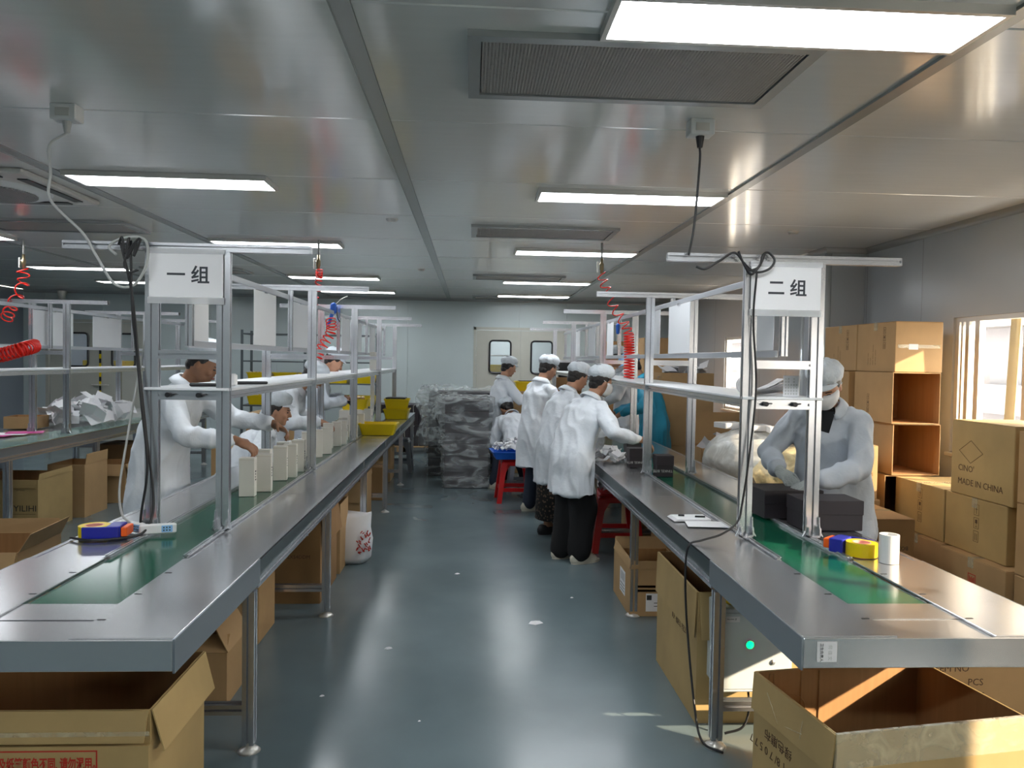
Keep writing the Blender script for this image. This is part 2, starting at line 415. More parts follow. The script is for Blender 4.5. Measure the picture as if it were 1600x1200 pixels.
# pale block of flats seen through the window
bld = thing('apartment_building', 'hazy pale block of flats outside the right-hand window', 'building', (19, 14, -9))
BLM = mat('pale_render', (.13, .13, .145), .9); BLG = mat('far_window_glass', (.05, .06, .08), .3); BLS = mat('pale_slab', (.17, .165, .17), .9)
MB().box(0, 8, 0, 42, 0, 24).build('wall', BLM, bld)
sm = MB().box(-1.0, 0, 0, 42, 0, .18).mesh('balcony_slab'); sm.materials.append(BLS)
rm_ = MB().box(-1.05, -.98, 0, 42, .18, 1.0).mesh('balcony_parapet'); rm_.materials.append(BLM)
wm_ = MB().box(-.03, .02, 0, 1.6, .95, 2.3).mesh('window'); wm_.materials.append(BLG)
for f in range(8):
    o = link('balcony_slab', sm, bld); o.location = (0, 0, 3*f); o = link('balcony_parapet', rm_, bld); o.location = (0, 0, 3*f)
    for k in range(12):
        o = link('window', wm_, bld); o.location = (0, 1.2 + 3.3*k, 3*f)
tag(MB().box(8, 60, -60, 90, -9.2, -9).build('street_ground', mat('asphalt', (.3, .3, .3), .9)), 'grey street ground outside below the window', 'ground'); bpy.data.objects['street_ground']['kind'] = 'structure'
# cream curtain strip hanging at the window
cu = MB(); rg = []
for z in (1.0, 1.3, 1.6, 1.92):
    rg.append([(RX+.11+.012*math.sin(k*2.1), 5.0 + .10*k/10 + (1.92-z)*.05, z) for k in range(11)] + [(RX+.118+.012*math.sin(k*2.1), 5.0+.10*k/10 + (1.92-z)*.05, z) for k in range(10, -1, -1)])
tag(fixn(cu.loft(rg).build('curtain_tie', mat('ochre_cloth', (.62, .47, .22), .8), smooth=True)), 'narrow ochre striped cloth hanging outside the right-hand window', 'curtain')

# ------------------------------------------------------------------ ceiling fittings
def lamp(x, y, label, first=[None]):
    W_, D_ = 1.17, .265
    if first[0] is None:
        t = thing('ceiling_light', label, 'ceiling light', (x, y, CH), 0, 'LED panel lights in rows on the ceiling')
        fr = MB().box(-W_/2-.018, W_/2+.018, -D_/2-.018, -D_/2, -.03, 0).box(-W_/2-.018, W_/2+.018, D_/2, D_/2+.018, -.03, 0).box(-W_/2-.018, -W_/2, -D_/2, D_/2, -.03, 0).box(W_/2, W_/2+.018, -D_/2, D_/2, -.03, 0)
        fr.build('frame', FRAMEW, t); MB().box(-W_/2, W_/2, -D_/2, D_/2, -.024, -.02).build('diffuser', LAMP, t)
        first[0] = t; return t
    return dup(first[0], label, (x, y, CH))
ordn = ['nearest', 'second', 'third', 'fourth', 'farthest']
for k, y in enumerate((2.365, 4.915, 7.48, 10.38, 12.58)): lamp(1.01, y, '%s LED panel of the right-hand ceiling row' % ordn[k])
for k, y in enumerate((2.2, 4.82, 7.34, 10.32, 12.4)): lamp(-1.86, y, '%s LED panel of the left-hand ceiling row' % ordn[k])
for k, y in enumerate((4.82, 7.34, 9.85, 11.6)): lamp(-4.95, y, ['nearest', 'second', 'third', 'farthest'][k] + ' LED panel of the far-left ceiling row')
for x, q in ((1.01, 'right'), (-1.86, 'left'), (-4.95, 'far left')): lamp(x, -0.3, 'LED ceiling panel overhead behind the viewpoint, %s row' % q)  # unseen panels, added to light what lies behind the viewpoint
def fan_unit(x0, x1, y0, y1, label, cells=False):
    t = thing('ceiling_vent', label, 'vent', ((x0+x1)/2, (y0+y1)/2, CH), 0, 'fan filter grilles in the ceiling')
    a, b = (x1-x0)/2, (y1-y0)/2; f = .045
    MB().box(-a, a, -b, -b+f, -.022, 0).box(-a, a, b-f, b, -.022, 0).box(-a, -a+f, -b+f, b-f, -.022, 0).box(a-f, a, -b+f, b-f, -.022, 0).build('frame', TBEAM, t)
    MB().box(-a+f, a-f, -b+f, b-f, -.004, -.001).build('shadow_gap', BLACKP, t)
    a -= f + .008; b -= f + .008
    nt_mesh(a, b).build('grille', VENT, t, kind='stuff')
def nt_mesh(a, b):
    mb = MB(); nx, ny = 90, 46
    for i in range(nx+1):
        x = -a + 2*a*i/nx; mb.box(x-.0028, x+.0028, -b, b, -.016, -.011)
    for j in range(ny+1):
        y = -b + 2*b*j/ny; mb.box(-a, a, y-.0025, y+.0025, -.0155, -.0115)
    return mb
fan_unit(-.03, 1.19, 2.53, 3.13, 'large perforated filter grille beside the nearest ceiling light')
fan_unit(-.02, 1.19, 6.12, 6.66, 'second perforated ceiling grille, over the aisle')
fan_unit(0.0, 1.19, 9.66, 10.15, 'third ceiling grille, over the far aisle')
fan_unit(0.0, 1.19, 12.9, 13.3, 'farthest ceiling grille near the back wall')
fan_unit(-4.15, -2.88, 6.40, 6.95, 'grille in the ceiling behind the round-vented air conditioner')
fan_unit(-4.15, -2.88, 9.66, 10.15, 'far left ceiling grille between the lights')
# ceiling cassette air conditioner
ac = thing('air_conditioner', 'square ceiling air conditioner with a curved central grille, far left', 'air conditioner', (-3.17, 5.12, CH))
MB().bbox(-.50, .50, -.47, .47, -.035, 0, .01).build('housing', FRAMEW, ac)
pr = [(.0, -.05), (.30, -.055), (.36, -.05), (.38, -.035)]
MB().lathe(pr, n=40).build('bezel', WHP, ac, smooth=True)
gm = MB()
for k in range(-14, 15):
    x = k*.019; L_ = math.sqrt(max(0, .29**2 - x*x))
    gm.box(x-.004, x+.004, -L_, L_, -.066, -.056).box(-L_, L_, x-.003, x+.003, -.064, -.056)
gm.build('intake_grille', TBEAM, ac, kind='stuff')
for s_ in (-1, 1):
    MB().box(-.33, .33, s_*.40-.03, s_*.40+.03, -.042, -.030).build('outlet_slot', BLACKP, ac); MB().box(s_*.42-.03, s_*.42+.03, -.33, .33, -.042, -.030).build('outlet_slot', BLACKP, ac)
# detectors
for x, y, l in ((-.64, 6.0, 'small round ceiling detector by the centre trim'), (-.63, 9.3, 'farther round ceiling detector by the centre trim'), (2.61, 6.08, 'round ceiling detector near the right wall')):
    tag(MB().lathe([(.001, -.02), (.035, -.018), (.048, 0)], (x, y, CH), 20).build('smoke_detector', FRAMEW, None, True), l, 'detector')
spk = thing('wall_speaker', 'small pale dome device high on the back wall, far left', 'speaker', (-7.1, BY, 2.62))
MB().lathe([(.001, -.16), (.05, -.14), (.07, -.06), (.07, 0)], (0, -.08, 0), 16).build('dome', FRAMEW, spk, True)
MB().box(-.05, .05, -.08, 0, -.05, 0).build('bracket', FRAMEW, spk)
# ceiling sockets
def socket(x, y, lab, bk, dark):
    t = thing('ceiling_socket', lab, 'socket', (x, y, CH))
    MB().bbox(-.055, .055, -.04, .04, -.07, 0, .004).build('box', WHP, t)
    MB().bbox(-.03, .03, -.044, -.038, -.055, -.02, .001).build('faceplate', FRAMEW, t)
    MB().cyl((0, 0, -.07), (0, 0, -.12), .02, .012, 12).build('plug', dark, t)
socket(-1.80, 3.47, 'white box socket on the ceiling over the left line, grey plug in it', None, CAGR)
socket(1.01, 3.38, 'white box socket on the ceiling over the right line, black plug in it', None, CABK)

# ================================================================== conveyor benches
def conveyor(cx, s, y1, label):
    t = thing('conveyor_bench', label, 'conveyor', (cx, 0, 0))
    T = .75; A = .44*s                      # A: aisle side
    lo = lambda a, b: (min(a, b), max(a, b))
    MB().box(-.142, .142, 2.47, y1-.05, T-.016, T-.006).build('belt', BELT, t)
    MB().box(-.15, .15, 2.5, y1-.05, T-.05, T-.020).build('belt_bed', STEELF, t)
    MB().box(-.148, .148, 2.315, 2.465, T-.012, T-.003).build('steel_plate', STEEL, t)
    MB().box(-.148, .148, 2.145, 2.311, T-.014, T-.005).build('steel_plate', STEEL, t)
    segs = [2.150, 3.0, 4.45, 5.95, 7.45, 8.95, 10.4, y1]
    for sd in (1, -1):
        for k in range(len(segs)-1):
            a, b = lo(sd*.163 if k else sd*.150, sd*.44)
            MB().bbox(a, b, segs[k]+.0015, segs[k+1]-.0015, T-.008, T+ (.003 if k == 0 else 0), .0015).build('steel_plate', STEEL, t)
        # sheet apron on the front module
        a, b = lo(sd*.44, sd*.446)
        MB().box(a, b, 2.1405, 3.0, T-.095, T+.002).build('side_apron', STEELF, t)
        a, b = lo(sd*.418, sd*.44)
        MB().box(a, b, 3.0, y1, T-.008, T+.002).build('edge_strip', ALU, t)
        a, b = lo(sd*.425, sd*.433); MB().box(a, b, 3.0, y1, T-.075, T-.008).build('side_channel', mat('dark_channel', (.10, .13, .14), .35, .6), t)
        for k in range(3, len(segs)-1):
            a, b = lo(sd*.43, sd*.437); MB().box(a, b, segs[k]-.02, segs[k]+.02, T-.075, T-.008).build('channel_joint', ALU, t)
        prof_obj('lower_rail', (sd*.415, 3.0, T-.095), (sd*.415, y1, T-.095), .045, .04, (1, 0, 0), t)
        prof_obj('belt_rail', (sd*.150, 3.02, T+.002), (sd*.150, y1, T+.002), .022, .018, (1, 0, 0), t)
        for k, y in enumerate((2.3, 2.55, 2.8)):
            MB().box(sd*.17-.012, sd*.17+.012, y-.003, y+.003, T+.0031, T+.004).build('slot_screw', BLACKP, t)
    MB().bbox(-.440, .440, 2.1405, 2.1495, T-.090, T-.001, .002).build('front_apron', STEEL, t)
    # legs
    for y in (2.97, 4.54, 6.08, 7.62, 9.28, y1-.25):
        for sd in (1, -1):
            lg = prof_obj('leg', (sd*.415, y, .03), (sd*.415, y, T-.115), .045, .045, (1, 0, 0), t)
            MB().lathe([(.012, .035), (.014, .018), (.034, .010), (.045, 0)], (sd*.415, y, 0), 20, True).build('foot', FRAMEW, lg, True)
        prof_obj('stretcher', (-.392, y, .17), (.392, y, .17), .04, .04, (0, 1, 0), t)
        prof_obj('cross_rail', (-.392, y, T-.13), (.392, y, T-.13), .04, .03, (0, 1, 0), t)
    return t
CL, CR = -1.265, 1.425
conveyor(CL, 1, 11.25, 'long steel-topped bench with a green belt, left of the aisle')
conveyor(CR, -1, 11.7, 'long steel-topped bench with a green belt, right of the aisle')

# far left bench
t3 = thing('work_bench', 'third long steel bench at far left with glass lying on its top', 'bench', (-4.25, 0, 0))
for a, b in ((3.6, 5.2), (5.2, 6.9), (6.9, 8.6), (8.6, 10.2), (10.2, 11.3)):
    MB().bbox(-.5, .5, a+.002, b-.002, .765, .775, .002).build('steel_plate', STEEL, t3)
MB().bbox(.2, .52, 4.0, 9.4, .777, .785, .002).build('glass_sheet', TABG, t3)
MB().box(.485, .495, 3.6, 11.3, .70, .765).build('side_channel', STEELF, t3)
prof_obj('lower_rail', (.475, 3.6, .68), (.475, 11.3, .68), .045, .04, (1, 0, 0), t3); prof_obj('lower_rail', (-.475, 3.6, .68), (-.475, 11.3, .68), .045, .04, (1, 0, 0), t3)
for y in (4.9, 6.36, 7.82, 9.3, 10.9):
    for sd in (1, -1):
        lg = prof_obj('leg', (sd*.475, y, .03), (sd*.475, y, .66), .05, .05, (1, 0, 0), t3)
        MB().lathe([(.012, .035), (.014, .018), (.034, .010), (.045, 0)], (sd*.475, y, 0), 20, True).build('foot', FRAMEW, lg, True)
    prof_obj('stretcher', (-.45, y, .17), (.45, y, .17), .04, .04, (0, 1, 0), t3); prof_obj('stretcher', (-.45, y, .62), (.45, y, .62), .04, .04, (0, 1, 0), t3)

# ================================================================== portal frames
def portal(cx, y, label, grp, base=.762, knobs=True, first=False, sh=1.39):
    t = thing('aluminium_frame', label, 'frame', (cx, y, 0), 0, grp)
    for sx in (-.157, .157):
        prof_obj('post', (sx, 0, base), (sx, 0, 2.012), .058, .032, (1, 0, 0), t)
        MB().box(sx-.029, sx+.029, -.05, -.018, base, base+.008).box(sx-.029, sx-.022, -.05, -.018, base, base+.045).box(sx+.022, sx+.029, -.05, -.018, base, base+.045).cyl((sx, -.03, base+.008), (sx, -.03, base+.016), .01, n=8).loft([[(sx-w_, -.0175, z_), (sx-w_+.004, -.0175, z_), (sx-w_+.004, -.030, z_), (sx-w_, -.030, z_)] for w_, z_ in ((.048, base), (.036, base+.025), (.031, base+.055), (.030, base+.09))]).loft([[(sx+w_-.004, -.0175, z_), (sx+w_, -.0175, z_), (sx+w_, -.030, z_), (sx+w_-.004, -.030, z_)] for w_, z_ in ((.048, base), (.036, base+.025), (.031, base+.055), (.030, base+.09))]).build('corner_bracket', ALU, t, kind='stuff')
    prof_obj('top_rail', (-.54, 0, 2.031), (.54, 0, 2.031), .036, .036, (0, 0, 1), t)
    for sx in (-.5425, .5425): MB().box(sx-.0025, sx+.0025, -.016, .016, 2.014, 2.048).build('end_cap', BLACKP if cx < -3 else ALU, t)
    prof_obj('crossbar', (-.128, 0, 1.55), (.128, 0, 1.55), .038, .03, (0, 0, 1), t)
    prof_obj('shelf_bar', (-.128, 0, sh-.022), (.128, 0, sh-.022), .042, .03, (0, 0, 1), t)
    prof_obj('stub_post', (0.005, .0, 1.59), (.005, .0, 2.012), .030, .03, (1, 0, 0), t)
    if first:
        for sx in (-.08, .055):
            MB().cyl((sx, -.017, sh-.02), (sx, -.035, sh-.02), .011, n=12).cyl((sx, -.02, sh-.02), (sx+.03, -.024, sh-.017), .004, n=6).build('knob', BLACKP, t, kind='stuff')
    return t
OR5 = ['nearest', 'second', 'third', 'fourth', 'farthest']
LFY = [3.48, 5.37, 7.28, 9.2, 11.05]; RFY = [3.40, 5.34, 7.27, 9.4, 11.5]
for k, y in enumerate(LFY): portal(CL-.01, y, '%s aluminium T-frame on the bench left of the aisle' % OR5[k], 'frames on the left bench', first=(k == 0))
for k, y in enumerate(RFY): portal(CR-.002, y, '%s aluminium T-frame on the bench right of the aisle' % OR5[k], 'frames on the right bench', first=(k == 0))
for k, y in enumerate((5.62, 7.4, 9.15, 10.95)): portal(-4.0, y, ['nearest', 'second', 'third', 'farthest'][k] + ' aluminium T-frame on the far left bench', 'frames on the far left bench', base=.786)

def shelf(cx, ys, label, sh=1.39):
    t = thing('long_shelf', label, 'shelf', (cx, ys[0], sh))
    for a, b in zip(ys[:-1], ys[1:]):
        a -= ys[0]; b -= ys[0]
        MB().bbox(-.185, .185, a-.03 if a == 0 else a+.001, b-.001, .0, .012, .002).build('shelf_panel', WHITE, t)
        for sx in (-.172, .172):
            prof_obj('edge_rail', (sx*.915, a+.018, -.02), (sx*.915, b-.018, -.02), .03, .036, (1, 0, 0), t)
    return t
shelf(CL-.01, LFY, 'long white shelf running through the frames of the left bench')
shelf(CR-.002, RFY, 'long white shelf running through the frames of the right bench')
shelf(-4.0, (3.6, 5.62, 7.4, 9.15, 10.95), 'long white shelf running through the frames at far left')
def hang_rails(cx, y0, y1, l):
    for z, w_ in ((1.965, 'upper'), (1.60, 'lower')):
        tag(MB().bbox(cx+.002, cx+.016, y0, y1, z-.016, z+.016, .002).build('hanging_rail', mat('rail_grey', (.50, .52, .56), .35, .5)), '%s flat grey rail along the middle of the %s frames' % (w_, l), 'rail')
hang_rails(CL-.03, 3.5, 11.05, 'left bench'); hang_rails(CR-.03, 3.42, 11.5, 'right bench'); hang_rails(-4.03, 3.6, 10.95, 'far left')
def boards(cx, spans, side):
    for k, (a, b) in enumerate(spans):
        t = tag(MB().bbox(cx-.004, cx, a, b, 1.617, 1.945, .001).build('notice_board', WHITE), '%s blank white board clipped between the rails of the %s bench' % (['nearest', 'second', 'third', 'fourth', 'fifth', 'sixth'][k], side), 'board', 'white boards on the %s bench' % side)
        MB().box(cx-.010, cx+.001, (a+b)/2-.03, (a+b)/2+.03, 1.94, 1.955).build('clip', ALU, t)
boards(CL-.02, [(3.5, 3.77), (4.54, 5.04), (5.50, 6.0), (7.55, 8.05), (8.4, 8.9), (9.6, 10.1)], 'left')
boards(CR-.03, [(3.43, 3.80), (4.78, 5.30), (5.55, 6.0), (7.4, 7.75), (8.5, 9.0), (9.7, 10.2)], 'right')
boards(-4.04, [(4.9, 5.75-.1), (7.2, 7.9), (8.3, 8.95)], 'far left')

# sign sheets
def sign(cx, y, zt, s, label, sz):
    t = thing('group_sign', label, 'sign', (cx, y, zt))
    MB().bbox(-.165, .16, -.0035, 0, -.21, .0, .001).build('paper_sheet', PAPER, t)
    text(s, sz, (-.088, -.0042, -.135), FRONT, mat('sign_ink', (.035, .04, .05), .6), t, 'lettering', bold=.0016)
    MB().box(-.17, .165, -.0055, -.0035, -.012, .012).box(-.17, .165, -.0055, -.0035, -.235, -.205).build('clear_tape', see_through('clear_film', (.85, .86, .88), .7, .1), t, kind='stuff')
sign(CL-.01, 3.458, 2.012, '一 组', 'white paper sign reading 一 组 taped to the nearest left frame', .083)
sign(CR-.0, 3.378, 2.006, '二 组', 'white paper sign reading 二 组 taped to the nearest right frame', .080)

# ================================================================== cartons
def carton(label, x, y, z, w, d, h, rz=0.0, m=None, mi=None, open_=None, flaps=(), flat=False, group=None, tape=True, tf=0.004):
    """x, y is the near-left corner; open_: None, 'top' or 'front'; flaps: (side, angle, length) side in 'nsew'; angle 0 = straight up, 180 = folded down outside"""
    m = m or CARD; mi = mi or CARDI
    t = thing('carton', label, 'carton', (x, y, z), rz, group)
    if open_ is None:
        MB().bbox(0, w, 0, d, 0, h - .003, .004).build('body', m, t)
        MB().box(.001, w-.001, .001, d/2-.002, h-.003, h).build('flap', m, t); MB().box(.001, w-.001, d/2+.002, d-.001, h-.003, h).build('flap', m, t)
        if tape: MB().box(-.0012, w+.0012, d/2-.025, d/2+.025, h, h+.0008).box(-.0014, -.0003, d/2-.025, d/2+.025, h-.06, h+.0008).box(w+.0003, w+.0014, d/2-.025, d/2+.025, h-.06, h+.0008).build('packing_tape', TAPEC, t, kind='stuff')
    elif open_ == 'top':
        for nme, b in (('wall', (0, w, 0, tf, 0, h)), ('wall', (0, w, d-tf, d, 0, h)), ('wall', (0, tf, tf, d-tf, 0, h)), ('wall', (w-tf, w, tf, d-tf, 0, h)), ('bottom', (tf, w-tf, tf, d-tf, 0, tf))):
            MB().box(*b).build(nme, m if nme == 'wall' else mi, t)
        MB().box(tf, w-tf, tf, tf+.001, tf, h-.002).box(tf, w-tf, d-tf-.001, d-tf, tf, h-.002).box(tf, tf+.001, tf+.001, d-tf-.001, tf, h-.002).box(w-tf-.001, w-tf, tf+.001, d-tf-.001, tf, h-.002).build('liner', mi, t, kind='stuff')
    else:
        for b in ((0, w, 0, d, 0, tf), (0, w, 0, d, h-tf, h), (0, tf, 0, d, tf, h-tf), (w-tf, w, 0, d, tf, h-tf), (tf, w-tf, d-tf, d, tf, h-tf)):
            MB().box(*b).build('wall', m, t)
        MB().box(tf, w-tf, .0, d-tf, tf, tf+.001).box(tf, w-tf, 0, d-tf, h-tf-.001, h-tf).box(tf, tf+.001, 0, d-tf, tf, h-tf).box(w-tf-.001, w-tf, 0, d-tf, tf, h-tf).box(tf, w-tf, d-tf-.001, d-tf, tf, h-tf).build('liner', mi, t, kind='stuff')
    for side, ang, ln in flaps:
        a = math.radians(ang)
        L_, org, dr, out = {'s': (w, (0, 0, h), Vector((1, 0, 0)), Vector((0, -1, 0))), 'n': (w, (0, d, h), Vector((1, 0, 0)), Vector((0, 1, 0))),
                            'w': (d, (0, 0, h), Vector((0, 1, 0)), Vector((-1, 0, 0))), 'e': (d, (w, 0, h), Vector((0, 1, 0)), Vector((1, 0, 0)))}[side]
        up = Vector((0, 0, 1))*math.cos(a) + out*math.sin(a); nn = (Vector((0, 0, 1))*-math.sin(a) + out*math.cos(a))
        o0 = Vector(org) + out*(.001 if ang < 150 else .0055)
        q = []
        for s_, u_ in ((.003, 0), (L_-.003, 0), (L_-.012, ln), (.012, ln)):
            bend = .006*math.sin(s_*9)*u_/max(ln, .01)
            q.append(o0 + dr*s_ + up*u_ + nn*bend)
        fixn(MB().add([p for p in q] + [p + nn*tf for p in q], [(0, 1, 2, 3), (7, 6, 5, 4), (0, 4, 5, 1), (1, 5, 6, 2), (2, 6, 7, 3), (3, 7, 4, 0)]).build('flap', m, t))
    return t
def marks(t, x, z, side, d, s=.06, ink=None):
    """upright handling symbols in little frames, stacked"""
    ink = ink or INKB; mb = MB()
    def P(a, b, c, e):   # rectangle in face coords
        if side == 'w': mb.box(-.0008, -.0001, d - c if False else a, c, b, e)
        else: mb.box(a, c, -.0008, -.0001, b, e)
    for k in range(3):
        zz = z + k*s*1.25; xx = x; l = .0025
        P(xx, zz, xx+s*.7, zz+l); P(xx, zz+s, xx+s*.7, zz+s+l); P(xx, zz, xx+l, zz+s); P(xx+s*.7-l, zz, xx+s*.7, zz+s)
        if k == 0: P(xx+s*.2, zz+s*.15, xx+s*.26, zz+s*.8); P(xx+s*.44, zz+s*.15, xx+s*.5, zz+s*.8)
        elif k == 1: P(xx+s*.2, zz+s*.5, xx+s*.5, zz+s*.85); P(xx+s*.33, zz+s*.2, xx+s*.37, zz+s*.5); P(xx+s*.22, zz+s*.15, xx+s*.48, zz+s*.2)
        else: P(xx+s*.32, zz+s*.15, xx+s*.38, zz+s*.8); P(xx+s*.2, zz+s*.55, xx+s*.5, zz+s*.6)
    return mb.build('handling_marks', ink, t, kind='stuff')
def lines(t, rows, x, z, side, size=.03, ink=None, dz=None, rot=0, d=0):
    """rows of lettering on the near (-Y) or left (-X) face of a carton in its local frame; rot turns it in the plane"""
    dz = dz or size*1.4
    for k, r in enumerate(rows):
        if not r: continue
        rr = Matrix.Rotation(math.radians(rot), 4, 'Z')
        base = Euler(FRONT if side == 's' else SIDEL if side == 'w' else SIDER).to_matrix().to_4x4() @ rr
        off = (rr @ Vector((0, -k*dz, 0)))
        off = Euler(FRONT if side == 's' else SIDEL if side == 'w' else SIDER).to_matrix() @ off
        loc = Vector((x, -.0006, z)) if side == 's' else Vector((-.0006, x, z)) if side == 'w' else Vector((d+.0006, x, z))
        text(r, size, loc + off, base.to_euler(), ink or INKB, t)

# ---- foreground carton, left
c = carton('big open carton with red printed warning, nearest at bottom left', -2.05, 2.20, 0, 1.14, .44, .525, 0.0, CARD2, open_='top', flaps=(('s', 174, .09), ('e', 166, .13)))
MB().box(.0, 1.14, -.0124, 0, .0, .425).build('front_panel', CARD2, c)
tape_ = MB().box(-.001, 1.142, -.016, -.0125, .455, .468).build('clear_tape', TAPEC, c)
text('批号及纸管颜色不同, 请勿混用。', .038, (.676, -.0135, .362), FRONT, INKR, c, bold=.0008, sx=.60)
text('前混用 后果自负!', .038, (.676, -.0135, .312), FRONT, INKR, c, bold=.0008, sx=.60)
MB().box(.2, .997, -.0132, -.0125, .410, .414).box(.993, .997, -.0132, -.0125, .20, .410).build('printed_border', INKR, c, kind='stuff')
# carton 2 behind first leg
c = carton('brown carton with one raised slanting flap behind the first left leg', -1.36, 3.36, 0, .30, .31, .235, 0, CARD, open_='top', flaps=(('e', -28, .20), ('s', -60, .10), ('w', 10, .14)))
c = carton('plain carton pushed under the left bench past the first leg', -1.62, 4.08, 0, .50, .33, .55, 0, CARD)
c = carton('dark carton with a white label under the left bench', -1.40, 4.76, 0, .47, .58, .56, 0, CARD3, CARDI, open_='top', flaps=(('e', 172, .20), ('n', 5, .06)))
MB().bbox(.315, .395, -.0015, -.0003, .43, .50, .0003).build('white_label', PAPER, c)
lines(c, ['PA5X2352X54DDM'], .14, .285, 's', .032, INKB)
c = carton('open tan carton standing behind the second left leg', -1.28, 5.42, 0, .36, .34, .50, .0, CARD, open_='top', flaps=(('n', 10, .1),))
c = carton('two-toned carton with a seam under the far left bench', -1.50, 7.02, 0, .52, .55, .40, 0, CARD, open_='top', flaps=(('e', 4, .06), ('s', 175, .19)))
c = carton('small carton behind the third leg of the left bench', -1.50, 8.25, 0, .55, .5, .36, 0, CARD3)
MB().box(.3, .42, -.0012, -.0003, .15, .25).build('white_label', PAPER, c)
c = carton('low carton at the far end under the left bench', -1.48, 9.5, 0, .48, .5, .42, 0, CARD)
# behind the nearest left line, low open carton
c = carton('open shallow carton on the floor between the two left lines', -3.20, 4.40, 0, .62, .52, .40, 0.06, CARD, open_='top', flaps=(('e', 30, .12), ('n', 8, .09), ('s', 165, .12)))
# under the far left bench
c = carton('carton printed with a row of dark capital letters under the far left bench', -4.28, 6.62, 0, .60, .56, .46, 0, CARD2, open_='top', flaps=(('s', 176, .07), ('e', 2, .05)))
lines(c, ['KIYILIHI'], .33, .19, 's', .075, INK); MB().box(.33, .58, -.001, -.0003, .165, .168).build('underline', INKB, c)
lines(c, ['•• ••••'], .42, .36, 's', .03, INKB)
c = carton('taller carton with a stained lower edge under the far left bench', -3.96, 7.28, 0, .34, .44, .50, 0, CARD, open_='top', flaps=(('s', 178, .09), ('e', 6, .10)))
c = carton('small open carton behind the leg of the far left bench', -4.0, 8.02, 0, .42, .42, .40, 0, CARD, open_='top', flaps=(('s', 150, .13), ('e', 160, .12)))
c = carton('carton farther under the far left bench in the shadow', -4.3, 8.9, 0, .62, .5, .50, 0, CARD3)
c = carton('long carton on the floor behind the coated man', -2.9, 8.6, 0, .7, .55, .5, 0.03, CARD)
lines(c, ['•IIHL•IH•'], .2, .2, 's', .05, INKB)
c = carton('second brown carton on the floor behind the coated man', -2.75, 9.4, 0, .75, .55, .85, 0, CARD)

# ---- right side, under bench
c = carton('small open carton with a white label under the right bench', .985, 4.52, 0, .36, .52, .29, 0, CARD, open_='top', flaps=(('w', -8, .06), ('s', -6, .05), ('n', 20, .08)))
MB().box(-.0016, -.0004, .14, .30, .08, .23).build('shipping_label', PAPER, c); MB().box(.10, .26, -.0016, -.0004, .03, .14).build('shipping_label', PAPER, c)
mk = MB()
for k in range(6): mk.box(-.002, -.0017, .16 + .02*k, .165+.02*k, .16, .215)
for k in range(3): mk.box(-.002, -.0017, .16, .28, .095+.02*k, .10+.02*k)
mk.box(.105, .135, -.002, -.0017, .1, .13); mk.box(.15, .25, -.002, -.0017, .06, .064).box(.15, .25, -.002, -.0017, .08, .084)
mk.build('label_print', INK, c, kind='stuff')
c = carton('tall open carton with torn flaps, beside the first right leg', .985, 3.16, 0, .56, .69, .57, 0, CARD2, open_='top', flaps=(('s', 174, .20), ('w', 178, .20)))
lines(c, ['KF 福红 经2'], .40, .33, 'w', .045, INKB)
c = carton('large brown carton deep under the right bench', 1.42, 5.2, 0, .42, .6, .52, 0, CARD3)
c = carton('brown carton under the right bench behind the red stool', 1.45, 6.5, 0, .42, .6, .5, 0, CARD)
# ---- foreground carton, right
c = carton('big open carton with tape-covered rim, nearest at bottom right', 1.055, 2.062, 0, .645, .45, .50, .155, CARD2, CARDI, open_='top', flaps=(('w', 180-4, .12),), tf=.006)
MB().box(-.002, .647, -.002, -.0003, .40, .502).box(-.002, -.0003, -.001, .06, .36, .502).build('clear_tape', TAPEC, c)
MB().box(.0, .645, -.0018, .0075, .499, .5035).build('rim_tape', see_through('rim_tape', (.75, .72, .62), .45, .15, wr=.25, wscale=12, bs=.2), c)
MB().tube([(.14+.05*math.cos(a*PI/12), .4422, .36+.05*math.sin(a*PI/12)) for a in range(25)], .0025, 6).build('hand_hole_score', CARDI, c)
lines(c, ['9 1 8/ 7 0 5 7 7', '绿色磨布'], .22, .28, 'w', .04, INKB, rot=180)
for a_, b_ in (((.10, .47), (.17, .40)), ((.17, .40), (.30, .43)), ((.30, .47), (.29, .41))): MB().tube([(-.0125, .45-a_[0], a_[1]), (-.0145, .45-b_[0], b_[1])], .0012, 5).build('tape_crease', TAPEC, c)
for k, xx in enumerate((.05, .065, .17, .24)): MB().box(xx, xx+.003, .4385, .4425, .01, .49).build('crease', CARD3, c)
c = carton('low carton printed ITEM NO, PCS, KGS beyond the right bench', 1.93, 3.10, 0, .62, .48, .32, 0, CARD)
lines(c, ['ITEM NO', '              PCS', '              KGS'], .06, .245, 's', .042, INKB, dz=.06)
# ---- stack by the right window
CB, CW_, CD = .372, .345, .54
def stk(label, x, y, z, **k): return carton(label, x, y, z, k.pop('w', CW_+.01), k.pop('d', CD), k.pop('h', .368), k.pop('rz', 0), **k)
X0 = 3.05
tops = [stk('top closed carton with taped end, on the stack by the window', X0, 5.3, 1.512), stk('second carton of the top row, behind the taped one', X0, 5.85, 1.512)]
for c in tops:
    marks(c, .13, .17, 'w', CD, .045); lines(c, ['•••••• •••', '•• •••', '•••• ••••• ••••••', '•• •••• •••••'], .36, .05, 'w', .026, INKB, rot=90, dz=.035)
MB().box(.02, .335, -.0015, -.0004, .175, .20).build('clear_tape', TAPEC, tops[0]); MB().box(.10, .17, -.0022, -.0016, .165, .205).build('torn_paper', PAPER, tops[0])
a_ = stk('empty carton lying open towards the room, second row of the window stack', X0-.02, 5.28, 1.14, open_='front', h=.37); marks(a_, .32, .06, 'w', CD, .04)
